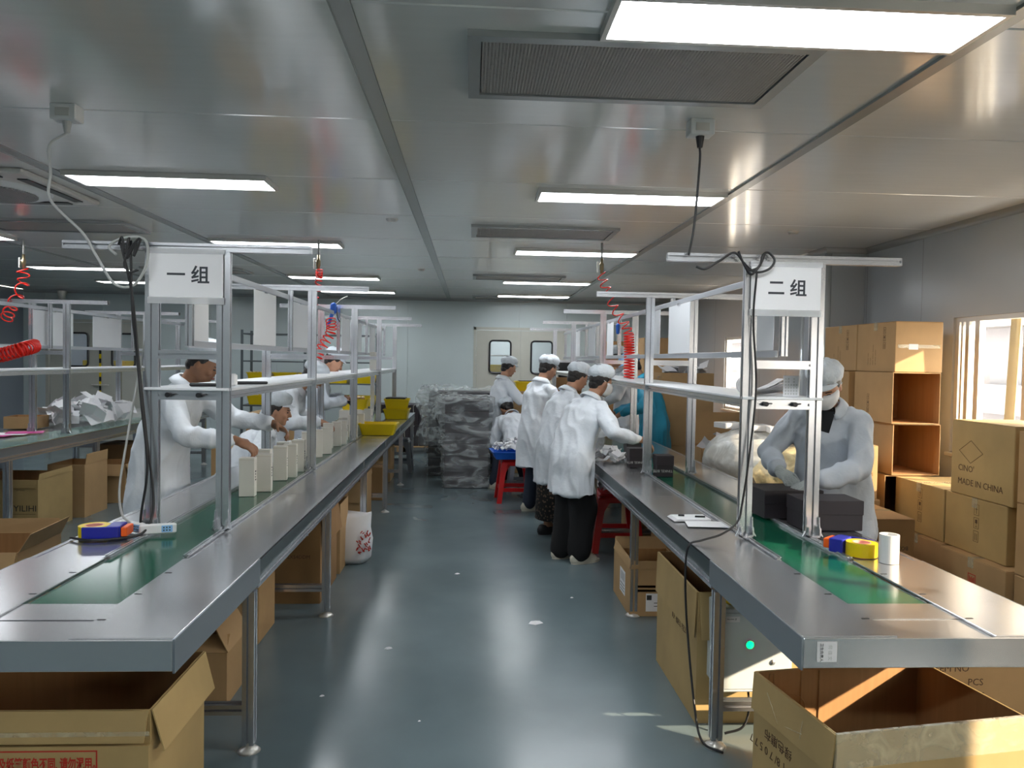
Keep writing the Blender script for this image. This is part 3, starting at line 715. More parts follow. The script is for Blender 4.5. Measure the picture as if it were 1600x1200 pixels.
stk('closed carton behind the open one, second row of the window stack', X0-.05, 5.86, 1.14, h=.37)
a_ = stk('empty carton lying open towards the room, third row of the window stack', X0+.005, 5.30, .765, open_='front', h=.37)
stk('closed carton behind the open one, third row of the window stack', X0, 5.88, .765, h=.37)
stk('carton lying open with a dark inside, bottom row of the window stack', X0-.04, 5.31, .38, w=.36, open_='front', h=.38, mi=CARD3)
stk('bottom carton on the floor under the window stack', X0-.04, 5.31, 0, w=.36, h=.378)
stk('farther carton low in the window stack', X0-.04, 5.9, .38, h=.38)
stk('farthest bottom carton on the floor of the window stack', X0-.04, 5.9, 0, h=.378)
for nm, y, z, h in (('carton with handling marks beside the window stack, below the sill', 4.74, .41, .345), ('carton with handling marks under the CINO carton', 4.16, .41, .345)):
    c = carton(nm, 3.09, y, z, .44, .565, h, 0, CARD2); marks(c, .24, .08, 'w', .56, .065)
c = carton('carton printed with a diamond, CINO and MADE IN CHINA, topmost by the window', 3.09, 4.12, .757, .42, .56, .465, 0, CARD2, tape=False)
lines(c, ["CINO'", '', 'MADE IN CHINA'], .49, .15, 'w', .055, INKB, dz=.042)
dm = MB(); q = [(.30, .20), (.40, .275), (.29, .345), (.19, .275)]
q = [Vector((-.0006, .485 - .30*0 - (a - .19)*1.0, b)) for a, b in ((.19, .275), (.30, .345), (.41, .275), (.30, .205))]
for a, b in zip(q, q[1:]+q[:1]): dm.tube([a, b], .0016, 4)
dm.build('diamond_mark', INKB, c, kind='stuff')
c = carton('bottom carton with a red square symbol, on the floor by the window', 3.02, 4.06, 0, .5, .60, .408, 0, CARD)
lines(c, ['••••••••', '•••••••', '•••••••', '••••••'], .10, .08, 'w', .026, INKB, rot=90, dz=.035)
mr = MB().box(-.001, -.0003, .25, .32, .24, .245).box(-.001, -.0003, .25, .32, .31, .315).box(-.001, -.0003, .25, .255, .24, .315).box(-.001, -.0003, .315, .32, .24, .315)
for k in range(5): mr.box(-.001, -.0003, .262+.01*k, .268+.01*k, .25+.006*(k % 3), .30-.008*(k % 2))
mr.build('red_symbol', INKR, c, kind='stuff')
for k, y in enumerate((3.45, 2.82)):  # unseen cartons, added to keep sun off the floor and the masked worker
    for j in range(3): carton('%s carton in the %s pile just outside the view by the right wall' % (('bottom', 'middle', 'top')[j], ('farther', 'nearer')[k]), 3.06, y, .402*j, .5, .60, .40, 0, CARD)
carton('second bottom carton on the floor beside the window stack', 3.06, 4.70, 0, .46, .58, .408, 0, CARD)
c = carton('carton with upside-down printed rows standing behind the right bench', 2.38, 4.55, .30, .40, .60, .30, -.02, CARD3)
lines(c, ['MEAS 51X45X30CM', 'BOX           N G', 'BOX           N W', '                 C Q'], .36, .245 - .22, 's', .034, INK, rot=180, dz=.052)
carton('carton under the upside-down printed one behind the right bench', 2.38, 4.55, 0, .42, .6, .298, 0, CARD3)
c = carton('sunlit carton printed CS, GS, KGS, CM, beside the man in mask', 2.50, 5.22, .60, .405, .45, .385, 0, CARD)
lines(c, ['     CS', '     GS', '   KGS', '   3CM'], .29, .17, 's', .032, INKB, dz=.048)
carton('carton holding up the sunlit one beside the man in mask', 2.48, 5.22, 0, .45, .5, .598, 0, CARD)
# ---- beyond the right bench
c = carton('open carton heaped with white folded papers beyond the right bench', 2.10, 6.75, .40, .62, .45, .38, 0, CARD, open_='top', flaps=(('n', 5, .30), ('s', 150, .10)))
carton('carton below the paper-filled one beyond the right bench', 2.08, 6.72, 0, .66, .5, .398, 0, CARD)
c = carton('high brown carton filled with white papers beyond the right bench', 2.15, 8.44, .62, .60, .45, .82, 0, CARD, open_='top')
carton('floor carton under the high paper-filled one beyond the right bench', 2.12, 8.44, 0, .66, .5, .618, 0, CARD)
for k in range(3): carton('%s carton in the far tall stack seen between the right frames' % ('bottom', 'middle', 'top')[k], 2.3, 10.0, .63*k, .62, .6, .625, 0, CARD3 if k % 2 else CARD)
for k in range(3): carton('%s carton in the stack beside the far tall one' % ('bottom', 'middle', 'top')[k], 1.98, 10.95, .62*k, .6, .6, .615, 0, CARD3)
c = carton('carton leaning open behind the amber plastic bag', 2.62, 6.1, 0, .50, .45, .95, .0, CARD)
carton('dark-fronted carton beside the amber plastic bag', 2.52, 5.70, 0, .35, .4, .80, 0, CARD3, open_='top')

# white folded inserts in heaps
def heap(name, label, cx, cy, z0, n, rx, ry, hz, size=.10, m=None, cat='papers'):
    mb = MB(); rnd = random.Random(name + label)
    for k in range(n):
        a = rnd.uniform(0, 2*PI); r = math.sqrt(rnd.random()); x = cx + rx*r*math.cos(a); y = cy + ry*r*math.sin(a)
        z = z0 + .01 + size*.3 + rnd.random()*hz*(1-r*r*.8)
        R = Euler((rnd.uniform(-1.1, 1.1), rnd.uniform(-1.1, 1.1), rnd.uniform(0, 6.3))).to_matrix()
        s_ = size*rnd.uniform(.7, 1.3); fo = rnd.uniform(.2, 1.0)
        q = [Vector((-s_*.7, -s_*.5, 0)), Vector((0, -s_*.5, fo*s_*.4)), Vector((s_*.7, -s_*.5, 0)), Vector((s_*.7, s_*.5, 0)), Vector((0, s_*.5, fo*s_*.4)), Vector((-s_*.7, s_*.5, 0))]
        q = [R @ p for p in q]; mz = min(p.z for p in q); z = max(z, z0 + .002 - mz)
        q = [p + Vector((x, y, z)) for p in q]; nn = R @ Vector((0, 0, .0012))
        mb.add(q + [p + nn for p in q], [(0, 1, 4, 5), (1, 2, 3, 4), (11, 10, 7, 6), (10, 9, 8, 7), (0, 6, 7, 1), (1, 7, 8, 2), (2, 8, 9, 3), (3, 9, 10, 4), (4, 10, 11, 5), (5, 11, 6, 0)])
    o = mb.build(name, m or PAPER); o['kind'] = 'stuff'; return tag(o, label, cat)
heap('paper_heap', 'heap of white folded box inserts on the far left bench', -4.15, 8.45, .80, 60, .36, .60, .20, .15)
carton('shallow brown tray at the near end of the white insert heap', -4.62, 7.72, .787, .30, .28, .12, .1, CARD, open_='top')
heap('paper_heap', 'white folded papers sticking out of the carton beyond the right bench', 2.41, 6.97, .62, 22, .26, .18, .18, .14)
heap('paper_heap', 'white papers filling the high brown carton', 2.45, 8.66, 1.36, 16, .26, .18, .10, .14)
heap('paper_strips', 'tangle of white paper strips heaped in the blue crate', .47, 8.27, .565, 160, .22, .15, .09, .045)
heap('packing_paper', 'crumpled white packing sheets at the edge of the right bench', 1.11, 6.02, .757, 60, .12, .17, .07, .055)
heap('packing_paper', 'papers lying on the red stool under the right bench', 1.18, 6.2, .49, 24, .12, .12, .05, .08)

# ================================================================== people
def remesh(mb, vox, name, m, parent, disp=None, smooth_it=2):
    me = mb.mesh('tmp'); o = bpy.data.objects.new('tmp', me); C.objects.link(o)
    bm = bmesh.new(); bm.from_mesh(me); bmesh.ops.recalc_face_normals(bm, faces=bm.faces); bm.to_mesh(me); bm.free()
    md = o.modifiers.new('r', 'REMESH'); md.mode = 'VOXEL'; md.voxel_size = vox; md.use_smooth_shade = True
    if smooth_it:
        ms = o.modifiers.new('s', 'SMOOTH'); ms.iterations = smooth_it; ms.factor = .5
    dg = bpy.context.evaluated_depsgraph_get(); r = bpy.data.meshes.new_from_object(o.evaluated_get(dg))
    bpy.data.objects.remove(o); r.name = name
    if disp:
        r.update(); nv = [v.normal.copy() for v in r.vertices]
        for v, n in zip(r.vertices, nv): v.co += n*disp(v.co)
    r.materials.clear(); r.materials.append(m)
    for p in r.polygons: p.use_smooth = True
    return link(name, r, parent)

def ik(a, b, l1, l2, hint):
    """joint between a and b"""
    a = Vector(a); b = Vector(b); d = b - a; L_ = d.length
    if L_ > (l1 + l2)*.995: b = a + d*((l1+l2)*.995/L_); d = b - a; L_ = d.length
    t = d/L_; x = (l1*l1 - l2*l2 + L_*L_)/(2*L_); h = math.sqrt(max(0, l1*l1 - x*x))
    hn = Vector(hint); hn = (hn - t*hn.dot(t))
    hn = hn.normalized() if hn.length > 1e-4 else Vector((0, 0, -1))
    return a + t*x + hn*h, b

def hand(mb, wr_, d, n, side, curl, s=1.0):
    """palm and five fingers: wr_ wrist, d pointing direction, n palm normal (towards what is held), side +1 right hand / -1 left"""
    d = d.normalized(); n = (n - d*n.dot(d)).normalized(); x = d.cross(n)*side   # x: thumb side
    pc = wr_ + d*.045*s
    M = Matrix((x, d, n)).transposed()
    mb.ell(pc, (.040*s, .052*s, .017*s), M, 12, 8)
    mb.cap(wr_ - d*.02, .026*s, wr_ + d*.02, .026*s, 8)
    for k, (off, ln) in enumerate(((.028, .070), (.010, .079), (-.009, .073), (-.027, .058))):
        p = wr_ + d*.080*s + x*off*s; c0 = curl*(.30 + .05*k); r = .0092*s; dirv = d + x*off*2.2
        for j, q in enumerate((.44, .32, .24)):
            a = c0 + curl*.75*j
            v = (dirv.normalized()*math.cos(a) + n*math.sin(a)).normalized()
            p2 = p + v*ln*q*s*1.05; mb.cap(p, r, p2, r*.92, 8); p = p2; r *= .93
    p = wr_ + d*.022*s + x*.024*s; v = (x*.8 + d*.75 + n*.35).normalized(); p1 = p + v*.042*s
    mb.cap(p, .014*s, p1, .0115*s, 8); v2 = (x*.15 + d*.9 + n*(.3 + .5*curl)).normalized(); mb.cap(p1, .011*s, p1 + v2*.034*s, .0095*s, 8)

def person(label, x, y, face, H=1.60, lean=15, lean2=None, hands=None, head_pitch=20, head_yaw=0, seat=None, feet=None, gown=GOWN, cap=CAPM, pants=PANTSB,
           skin=SKIN, shoe=SHOE, vox=.010, hem=.40, hands_on=True, gloves=False, mask=False, collar=True, skirt=None, legw=1.0, curl=.8, wide=1.0, band=None, seed=1, armslack=0.0, sides=0.0):
    """face: heading in degrees, 0 = +Y, positive turns left (towards -X)"""
    fa = math.radians(face)
    t = thing('person', label, 'person', (x, y, 0), fa)
    W2L = Matrix.Rotation(-fa, 3, 'Z')
    def loc(p): return W2L @ (Vector(p) - Vector((x, y, 0)))
    k = H/1.60
    pz_ = seat + .09 if seat else .86*k
    pel = Vector((0, 0, pz_)); l1 = math.radians(lean); l2 = math.radians(lean2 if lean2 is not None else lean*1.35)
    sd = math.radians(sides)
    wst = pel + Vector((math.sin(sd)*.16, math.sin(l1*.7), math.cos(l1*.7)))*(.17*k)
    chs = wst + Vector((math.sin(sd)*.16, math.sin(l1), math.cos(l1)))*(.18*k)
    nck = chs + Vector((math.sin(sd)*.1, math.sin(l2), math.cos(l2)))*(.145*k)
    up = Vector((0, math.sin(l2), math.cos(l2))); fw = Vector((0, math.cos(l2), -math.sin(l2)))
    hp = math.radians(head_pitch); hy = math.radians(head_yaw)
    HM = Matrix.Rotation(hy, 3, 'Z') @ Matrix.Rotation(-hp, 3, 'X')      # head frame: y forward, z up
    nd = (up*.75 + (HM @ Vector((0, 0, 1)))*.5).normalized()
    hb = nck + nd*.055*k; hc = hb + HM @ Vector((0, .025, .105))*k
    body = MB()
    # head
    body.ell(hc, (.074*k, .092*k, .100*k), HM, 18, 12)
    body.ell(hc + HM @ Vector((0, .026, -.045))*k, (.056*k, .062*k, .066*k), HM, 14, 10)
    body.ell(hc + HM @ Vector((0, .064, -.090))*k, (.026*k, .020*k, .018*k), HM, 10, 8)
    body.cap(hc + HM @ Vector((0, .090, .012))*k, .008*k, hc + HM @ Vector((0, .104, -.022))*k, .0125*k, 8)
    for s_ in (-1, 1):
        body.ell(hc + HM @ Vector((s_*.074, -.005, -.008))*k, (.010*k, .018*k, .030*k), HM @ Matrix.Rotation(s_*-.3, 3, 'Z'), 10, 8)
        body.ell(hc + HM @ Vector((s_*.036, .068, -.028))*k, (.022*k, .018*k, .02*k), HM, 10, 8)
    body.cap(hb + HM @ Vector((0, .0, .04))*k, .050*k, nck - up*.03*k, .056*k, 12)
    # torso
    def ringe(c, rx, ry, u, n=18):
        f_ = Vector((0, u.z, -u.y)); 
        return [c + Vector((1, 0, 0))*rx*math.cos(2*PI*j/n) + f_*ry*math.sin(2*PI*j/n) for j in range(n)]
    uw = (chs - wst).normalized(); ul = (wst-pel).normalized()
    body.loft([ringe(pel - ul*.10*k, .13*k, .09*k, ul), ringe(pel, .155*k, .11*k, ul), ringe(wst, .125*k, .09*k, ul), ringe(chs, .13*k, .085*k, uw), ringe(nck - up*.07*k, .10*k, .06*k, up), ringe(nck, .055*k, .05*k, up)])
    sh = []; L1, L2 = .285*k, .252*k
    hands = hands or [None, None]
    arms = []
    for i, s_ in enumerate((-1, 1)):
        S = nck + up*-.070*k + Vector((s_*.148*k*wide, 0, 0)) + fw*.005
        body.cap(nck - up*.075*k, .045*k, S, .038*k)
        tg = hands[i]
        T = loc(tg) if tg else S + Vector((s_*.05, .12, -.46))*k
        ws = T if not tg else T
        E_, Wp = ik(S, ws, L1, L2, Vector((s_*.7, -.35, -.6)))
        body.cap(S, .040*k, E_, .034*k); body.cap(E_, .037*k, Wp, .025*k)
        arms.append((S, E_, Wp, s_))
        # hand
        if not gloves and hands_on:
            d = (Wp - E_).normalized()*.8 + Vector((0, .15, -.35)); n = Vector((-s_*.45, .1, -.9))
            hand(body, Wp + (Wp-E_).normalized()*.015, d, n, s_, curl, k)
    # legs
    legs = []
    feet = feet or [(-.10, .02), (.10, .04)]
    for i, s_ in enumerate((-1, 1)):
        hj = pel + Vector((s_*.085*k, 0, -.05*k)); an = Vector((feet[i][0], feet[i][1], .085))
        dl = (hj - an).length; K_, A_ = ik(hj, an, dl*.51 if not seat else .42*k, dl*.50 if not seat else .41*k, Vector((0, 1, .25)))
        body.cap(hj, .085*k, K_, .055*k, 12); body.cap(K_, .052*k, A_, .036*k, 12); body.cap(A_, .034*k, A_ + Vector((s_*.01, .11, -.045)), .030*k)
        legs.append((hj, K_, A_))
    remesh(body, vox, 'body', skin, t, None, 1)
    # face details
    for s_ in (-1, 1):
        MB().ell(hc + HM @ Vector((s_*.031, .0845, .004))*k, (.0125*k, .004*k, .0045*k), HM @ Matrix.Rotation(s_*-.35, 3, 'Z'), 10, 6).build('eye', EYEM, t, True)
        MB().cap(hc + HM @ Vector((s_*.018, .091, .021))*k, .0028*k, hc + HM @ Vector((s_*.046, .080, .024))*k, .0022*k, 6).build('eyebrow', HAIR, t, True)
    if not mask: MB().ell(hc + HM @ Vector((0, .0905, -.053))*k, (.020*k, .006*k, .0065*k), HM, 10, 6).build('lips', LIP, t, True)
    # hair shell
    hm = MB(); hm.ell(hc + HM @ Vector((0, -.020, .020))*k, (.083*k, .088*k, .092*k), HM, 18, 12); hm.ell(hc + HM @ Vector((0, -.052, -.035))*k, (.060*k, .045*k, .05*k), HM, 14, 10)
    hm.build('hair', HAIR, t, True)
    # cap: puffed crown, elastic band and peak
    cm_ = MB(); cc = hc + HM @ Vector((0, -.012, .072))*k
    TM = HM @ Matrix.Rotation(.28, 3, 'X')
    rnd = random.Random(seed)
    rings = []
    for zz, r_ in ((-.034, .92), (-.030, .97), (-.014, 1.10), (.008, 1.17), (.030, 1.13), (.050, .97), (.066, .70), (.075, .36), (.078, .04)):
        R = []
        for j in range(28):
            a = 2*PI*j/28; wv = 1 + .045*math.sin(a*9 + zz*60 + seed) * (1 if zz < .05 else .3) + .02*math.sin(a*4 + seed*2)
            back = 1.12 if math.sin(a) < 0 else 1.0
            R.append(cc + TM @ Vector((.081*r_*wv*math.cos(a), .094*r_*wv*math.sin(a)*back - .008*max(0, r_-1)*10*.1, zz + .004*math.sin(a*7+seed)))*k)
        rings.append(R)
    cm_.loft(rings); co_ = cm_.build('cap', cap, t, True)
    pk = MB(); R0 = []; R1 = []
    for j in range(13):
        a = PI*(.17 + .66*j/12)
        R0.append(cc + TM @ Vector((.078*math.cos(a), .090*math.sin(a), -.034))*k)
        R1.append(cc + TM @ Vector((.086*math.cos(a), .090*math.sin(a) + .038*math.sin(PI*j/12), -.042 - .012*math.sin(PI*j/12)))*k)
    n_ = len(R0); vs = R0 + R1 + [q + Vector((0, 0, .003)) for q in R0] + [q + Vector((0, 0, .003)) for q in R1]
    fs = []
    for j in range(n_-1): fs += [(j, j+1, n_+j+1, n_+j), (2*n_+j, 3*n_+j, 3*n_+j+1, 2*n_+j+1), (n_+j, n_+j+1, 3*n_+j+1, 3*n_+j)]
    pk.add(vs, fs).build('peak', cap, co_, True)
    MB().box(-.022*k, .022*k, -.004, .001, -.014, .014, Matrix.Translation(cc + TM @ Vector((0.02, -.05, .074))*k) @ (TM @ Matrix.Rotation(PI/2+.2, 3, 'X')).to_4x4()).build('vent_patch', mat('patch', (.35, .38, .41), .8), co_)
    if mask:
        mk = MB(); rr = []
        for i, (dz, rx, ry, oy) in enumerate(((.006, .066, .078, .018), (-.015, .074, .090, .022), (-.045, .072, .094, .022), (-.075, .062, .084, .020), (-.105, .044, .060, .018))):
            rr.append([hc + HM @ Vector((rx*math.cos(a), oy + ry*math.sin(a), dz))*k for a in [PI*(.02 + .96*j/14) for j in range(15)]])
        n_ = 15; vs = [p for r_ in rr for p in r_]; fs = [(i*n_+j, i*n_+j+1, (i+1)*n_+j+1, (i+1)*n_+j) for i in range(4) for j in range(14)]
        mo = mk.add(vs, fs).build('face_mask', mat('mask_cloth', (.78, .78, .78), .7, bump=.2, bscale=30), t, True)
        so_ = mo.modifiers.new('s', 'SOLIDIFY'); so_.thickness = .002
        for s_ in (-1, 1):
            MB().tube(spline([hc + HM @ Vector((s_*.060, .024, -.005))*k, hc + HM @ Vector((s_*.078, .0, .005))*k, hc + HM @ Vector((s_*.084, -.02, .012))*k]), .002, 5).build('ear_loop', PAPER, mo)
    # gown
    g = MB(); hz = hem*k if not seat else pz_ - .12
    wd = wide
    bot = []
    if seat:
        prof = [(pel + Vector((0, .02, -.10*k)), .20*wd, .19), (pel + Vector((0, .0, .02)), .205*wd, .17)]
    else:
        off = math.sin(l1)*.03
        prof = [(Vector((0, off, hz)), .225*wd*k, .170*k), (Vector((0, off, (hz*.5 + pz_*.5))), .215*wd*k, .160*k), (pel + Vector((0, off*.5, 0)), .200*wd*k, .150*k)]
    for c_, a, b in prof: bot.append(ringe(c_, a, b, Vector((0, 0, 1)), 24))
    bot.append(ringe(wst, .180*wd*k, .135*k, ul, 24)); bot.append(ringe(chs, .192*wd*k, .138*k, uw, 24)); bot.append(ringe(nck - up*.085*k, .158*wd*k, .100*k, up, 24)); bot.append(ringe(nck - up*.004*k, .082*k, .074*k, up, 24))
    g.loft(bot)
    if seat:   # cloth over the thighs
        for s_, (hj, K_, A_) in zip((-1, 1), legs): g.cap(hj, .11*k, K_*.75 + hj*.25, .085*k, 12)
    for S, E_, Wp, s_ in arms:
        g.cap(nck - up*.070*k, .072*k, S, .062*k, 12)
        mid = (S + E_)/2; g.cap(S, .062*k, mid, .066*k, 12); g.cap(mid, .066*k, E_, .058*k, 12)
        m2 = E_*.55 + Wp*.45; g.cap(E_, .058*k, m2, .056*k, 12); cu_ = E_*.10 + Wp*.90
        g.cap(m2, .056*k, cu_ - (Wp-E_)*.04, .047*k, 12); g.cap(cu_ - (Wp-E_)*.03, .038*k, cu_ + (Wp-E_)*.04, .036*k, 12)
    sdv = Vector((seed*3.1, seed*1.7, 0))
    def dsp(p):
        q = Vector((p.x*6.5, p.y*6.5, p.z*2.6)) + sdv; q2 = Vector((p.x*12 + p.z*2, p.y*12, p.z*4.5)) + sdv
        lo_ = max(0.0, min(1.0, (pz_ + .15 - p.z)/.4))
        return (noise.noise(q))*(.014 + .020*lo_) + (1 - abs(noise.noise(q2))*2.4)*.0125 - .004
    remesh(g, max(vox, .010), 'gown', gown, t, dsp, 3)
    if collar:
        rr = []
        for (dz, rx, ry) in ((.030, .064, .066), (.036, .070, .072), (.012, .088, .092), (-.012, .104, .104)):
            rr.append([nck + up*dz*k + (Vector((1, 0, 0))*rx*math.sin(a) - fw*ry*math.cos(a))*k - up*(max(0, -math.cos(a))*.02) for a in [math.radians(-148 + 296*j/22) for j in range(23)]])
        n_ = 23; vs = [p for r_ in rr for p in r_]; fs = [(i*n_+j, i*n_+j+1, (i+1)*n_+j+1, (i+1)*n_+j) for i in range(3) for j in range(22)]
        cl_ = MB().add(vs, fs).build('collar', gown, t, True); so_ = cl_.modifiers.new('s', 'SOLIDIFY'); so_.thickness = .004
    # trousers and shoes
    if skirt:
        MB().loft([ringe(Vector((0, .02, .16)), .19, .15, Vector((0, 0, 1)), 20), ringe(Vector((0, .02, .5)), .17, .14, Vector((0, 0, 1)), 20), ringe(pel - Vector((0, 0, .1)), .15, .12, Vector((0, 0, 1)), 20)]).build('skirt', skirt, t, True)
    else:
        p_ = MB()
        for s_, (hj, K_, A_) in zip((-1, 1), legs):
            p_.cap(hj, .085*k, K_, .085*k*legw, 12); p_.cap(K_, .085*k*legw, A_ + Vector((0, -.005, .0)), .068*k*legw, 12)
        p_.cap(legs[0][0], .085*k, legs[1][0], .085*k)
        remesh(p_, .014, 'trousers', pants, t, lambda p: noise.noise(Vector((p.x*9, p.y*9, p.z*5)) + sdv)*.014, 2)
    for s_, (hj, K_, A_) in zip((-1, 1), legs):
        c_ = Vector((A_.x + s_*.01, A_.y + .05, 0)); rr = []
        for z_, a, b in ((.0, .044, .128), (.022, .048, .132), (.05, .043, .118), (.085, .034, .075)):
            rr.append([c_ + Vector((a*math.cos(q), b*math.sin(q) - (z_*.55), z_)) for q in [2*PI*j/16 for j in range(16)]])
        so2 = MB().loft(rr).build('shoe', shoe, t, True)
        MB().loft([[c_ + Vector((.050*math.cos(q), .134*math.sin(q), z_)) for q in [2*PI*j/16 for j in range(16)]] for z_ in (0, .018)]).build('sole', SHOE if shoe is SHOE else SHOEB, so2)
    if gloves:
        for S, E_, Wp, s_ in arms:
            gm_ = MB(); d = (Wp - E_).normalized()*.5 + Vector((-s_*.55, .25, -.25)); hand(gm_, Wp, d, Vector((-s_*.35, .1, -.9)), s_, curl, 1.12*k)
            gm_.cap(Wp - (Wp-E_).normalized()*.05, .030, Wp, .030, 12)
            remesh(gm_, .005, 'glove', GLOVE, t, None, 1)
    return t, dict(nck=nck, hc=hc, HM=HM, arms=arms, k=k, up=up, fw=fw, chs=chs, wst=wst)

# left of the left bench, facing +X (heading -90)
person('person in a white gown leaning over the left bench, both bare hands on cream boxes', -1.92, 4.74, -96, H=1.66, lean=22, lean2=28, hands=[(-1.26, 4.86, 1.12), (-1.38, 4.48, 1.055)], head_pitch=30, skin=SKIND, vox=.008, hem=.50, seed=2, curl=.9, wide=1.05)
person('seated person in a white cap looking right across the left bench, face in profile', -1.84, 6.0, -80, H=1.60, lean=32, lean2=38, hands=[(-1.45, 6.25, .83), (-1.44, 5.85, .83)], head_pitch=12, head_yaw=-8, seat=.46, feet=[(-.1, .40), (.1, .40)], vox=.008, seed=3)
person('stooping person half hidden behind the second left frame, reaching to the boxes', -1.83, 6.95, -92, H=1.60, lean=36, lean2=42, hands=[(-1.42, 7.2, .93), (-1.33, 6.78, .97)], head_pitch=40, vox=.012, seed=4, hem=.45)
pd, pdi = person('person in a bluish white gown looking down at a black device behind the left shelf', -1.68, 7.95, -78, H=1.66, lean=14, lean2=22, hands=[(-1.36, 8.2, 1.12), (-1.30, 7.85, 1.10)], head_pitch=38, vox=.012, seed=5, hem=.45, gown=GOWNG)
# right side of the aisle
person('person nearest on the aisle, white gown and wide black trousers, arm over the right bench', .775, 5.80, -62, H=1.535, lean=25, lean2=33, hands=[(1.16, 6.1, 1.0), (1.29, 5.62, .965)], head_pitch=18, head_yaw=-10, vox=.009, seed=6, hem=.56, feet=[(-.09, .0), (.09, .04)], mask=True, wide=1.12, legw=1.35)
person('person in a white gown and leopard-print skirt behind the nearest one', .71, 6.58, -66, H=1.64, lean=17, lean2=22, hands=[(1.16, 6.8, .98), (1.15, 6.5, .98)], head_pitch=26, vox=.010, seed=7, hem=.50, skirt='LEO', shoe=SHOEB) if False else None
def leopard():
    m = bpy.data.materials.new('leopard_print'); m.use_nodes = True; n = m.node_tree.nodes; L = m.node_tree.links; b = n['Principled BSDF']; b.inputs['Roughness'].default_value = .8
    tc = n.new('ShaderNodeTexCoord'); v = n.new('ShaderNodeTexVoronoi'); v.inputs['Scale'].default_value = 42; L.new(tc.outputs['Object'], v.inputs['Vector'])
    r = n.new('ShaderNodeValToRGB'); r.color_ramp.elements[0].color = (.16, .10, .07, 1); r.color_ramp.elements[1].color = (.010, .008, .007, 1); r.color_ramp.elements[0].position = .32; r.color_ramp.elements[1].position = .42
    L.new(v.outputs['Distance'], r.inputs[0]); L.new(r.outputs[0], b.inputs['Base Color']); return m
person('person in a white gown and leopard-print skirt behind the nearest one', .72, 6.60, -66, H=1.545, lean=20, lean2=27, hands=[(1.16, 6.8, .98), (1.15, 6.5, .98)], head_pitch=26, vox=.010, seed=7, hem=.50, skirt=leopard(), shoe=SHOEB)
person('tall person in a white gown with dark trousers and cream shoes, third along the aisle', .65, 7.65, -58, H=1.585, lean=9, lean2=14, hands=[(1.12, 7.95, .95), (1.14, 7.6, .95)], head_pitch=24, vox=.010, seed=8, hem=.48, pants=PANTSN)
person('farthest standing person on the aisle, in profile by the double door', .36, 9.55, -72, H=1.56, lean=5, lean2=9, hands=[(.80, 9.75, 1.02), (.82, 9.45, 1.02)], head_pitch=20, vox=.012, seed=9, hem=.42, pants=PANTSN)
person('person bent low on a seat beside the plastic-wrapped black stack', .62, 8.85, 20, H=1.60, lean=52, lean2=62, hands=[(.42, 9.35, .62), (.68, 9.35, .60)], head_pitch=48, seat=.46, feet=[(-.22, .34), (.2, .36)], vox=.012, seed=10, pants=PANTSN, wide=1.15)
person('person in a blue gown and blue cap facing the aisle across the right bench', 2.02, 8.15, 78, H=1.66, lean=20, lean2=26, hands=[(1.60, 7.95, 1.0), (1.62, 8.4, .98)], head_pitch=30, vox=.011, seed=11, gown=BLUEG, cap=BCAP, mask=True, hem=.5, wide=1.1)
person('person farther along the right bench, only a pale cap showing above the rails', 2.02, 9.75, 85, H=1.72, lean=6, lean2=12, hands=[(1.62, 9.6, 1.0), (1.62, 9.95, .98)], head_pitch=15, vox=.014, seed=12)
pk, pki = person('person in cap, face mask and gloves holding a black box behind the right bench', 2.07, 4.20, 142, H=1.60, lean=17, lean2=30, hands=[(1.83, 3.86, .945), (1.71, 4.08, .965)], head_pitch=36, head_yaw=4, vox=.007, seed=13, gown=GOWNG, gloves=True, mask=True, hem=.42, pants=PANTSN, skin=SKIN, wide=1.08, curl=.55)
# man in mask: black undershirt, chest pocket, white sleeve patch
a_ = pki; nk, up_, fw_ = a_['nck'], a_['up'], a_['fw']
MB().add([nk + up_*.015 + fw_*.072 + Vector((-.055, 0, 0)), nk + up_*.015 + fw_*.072 + Vector((.055, 0, 0)), nk - up_*.17 + fw_*.142, nk + up_*.03 + fw_*.05 + Vector((-.05, 0, 0)), nk + up_*.03 + fw_*.05 + Vector((.05, 0, 0)), nk - up_*.16 + fw_*.09], [(0, 2, 1), (3, 4, 5), (0, 1, 4, 3), (1, 2, 5, 4), (2, 0, 3, 5)]).build('undershirt', BLACKP, pk)

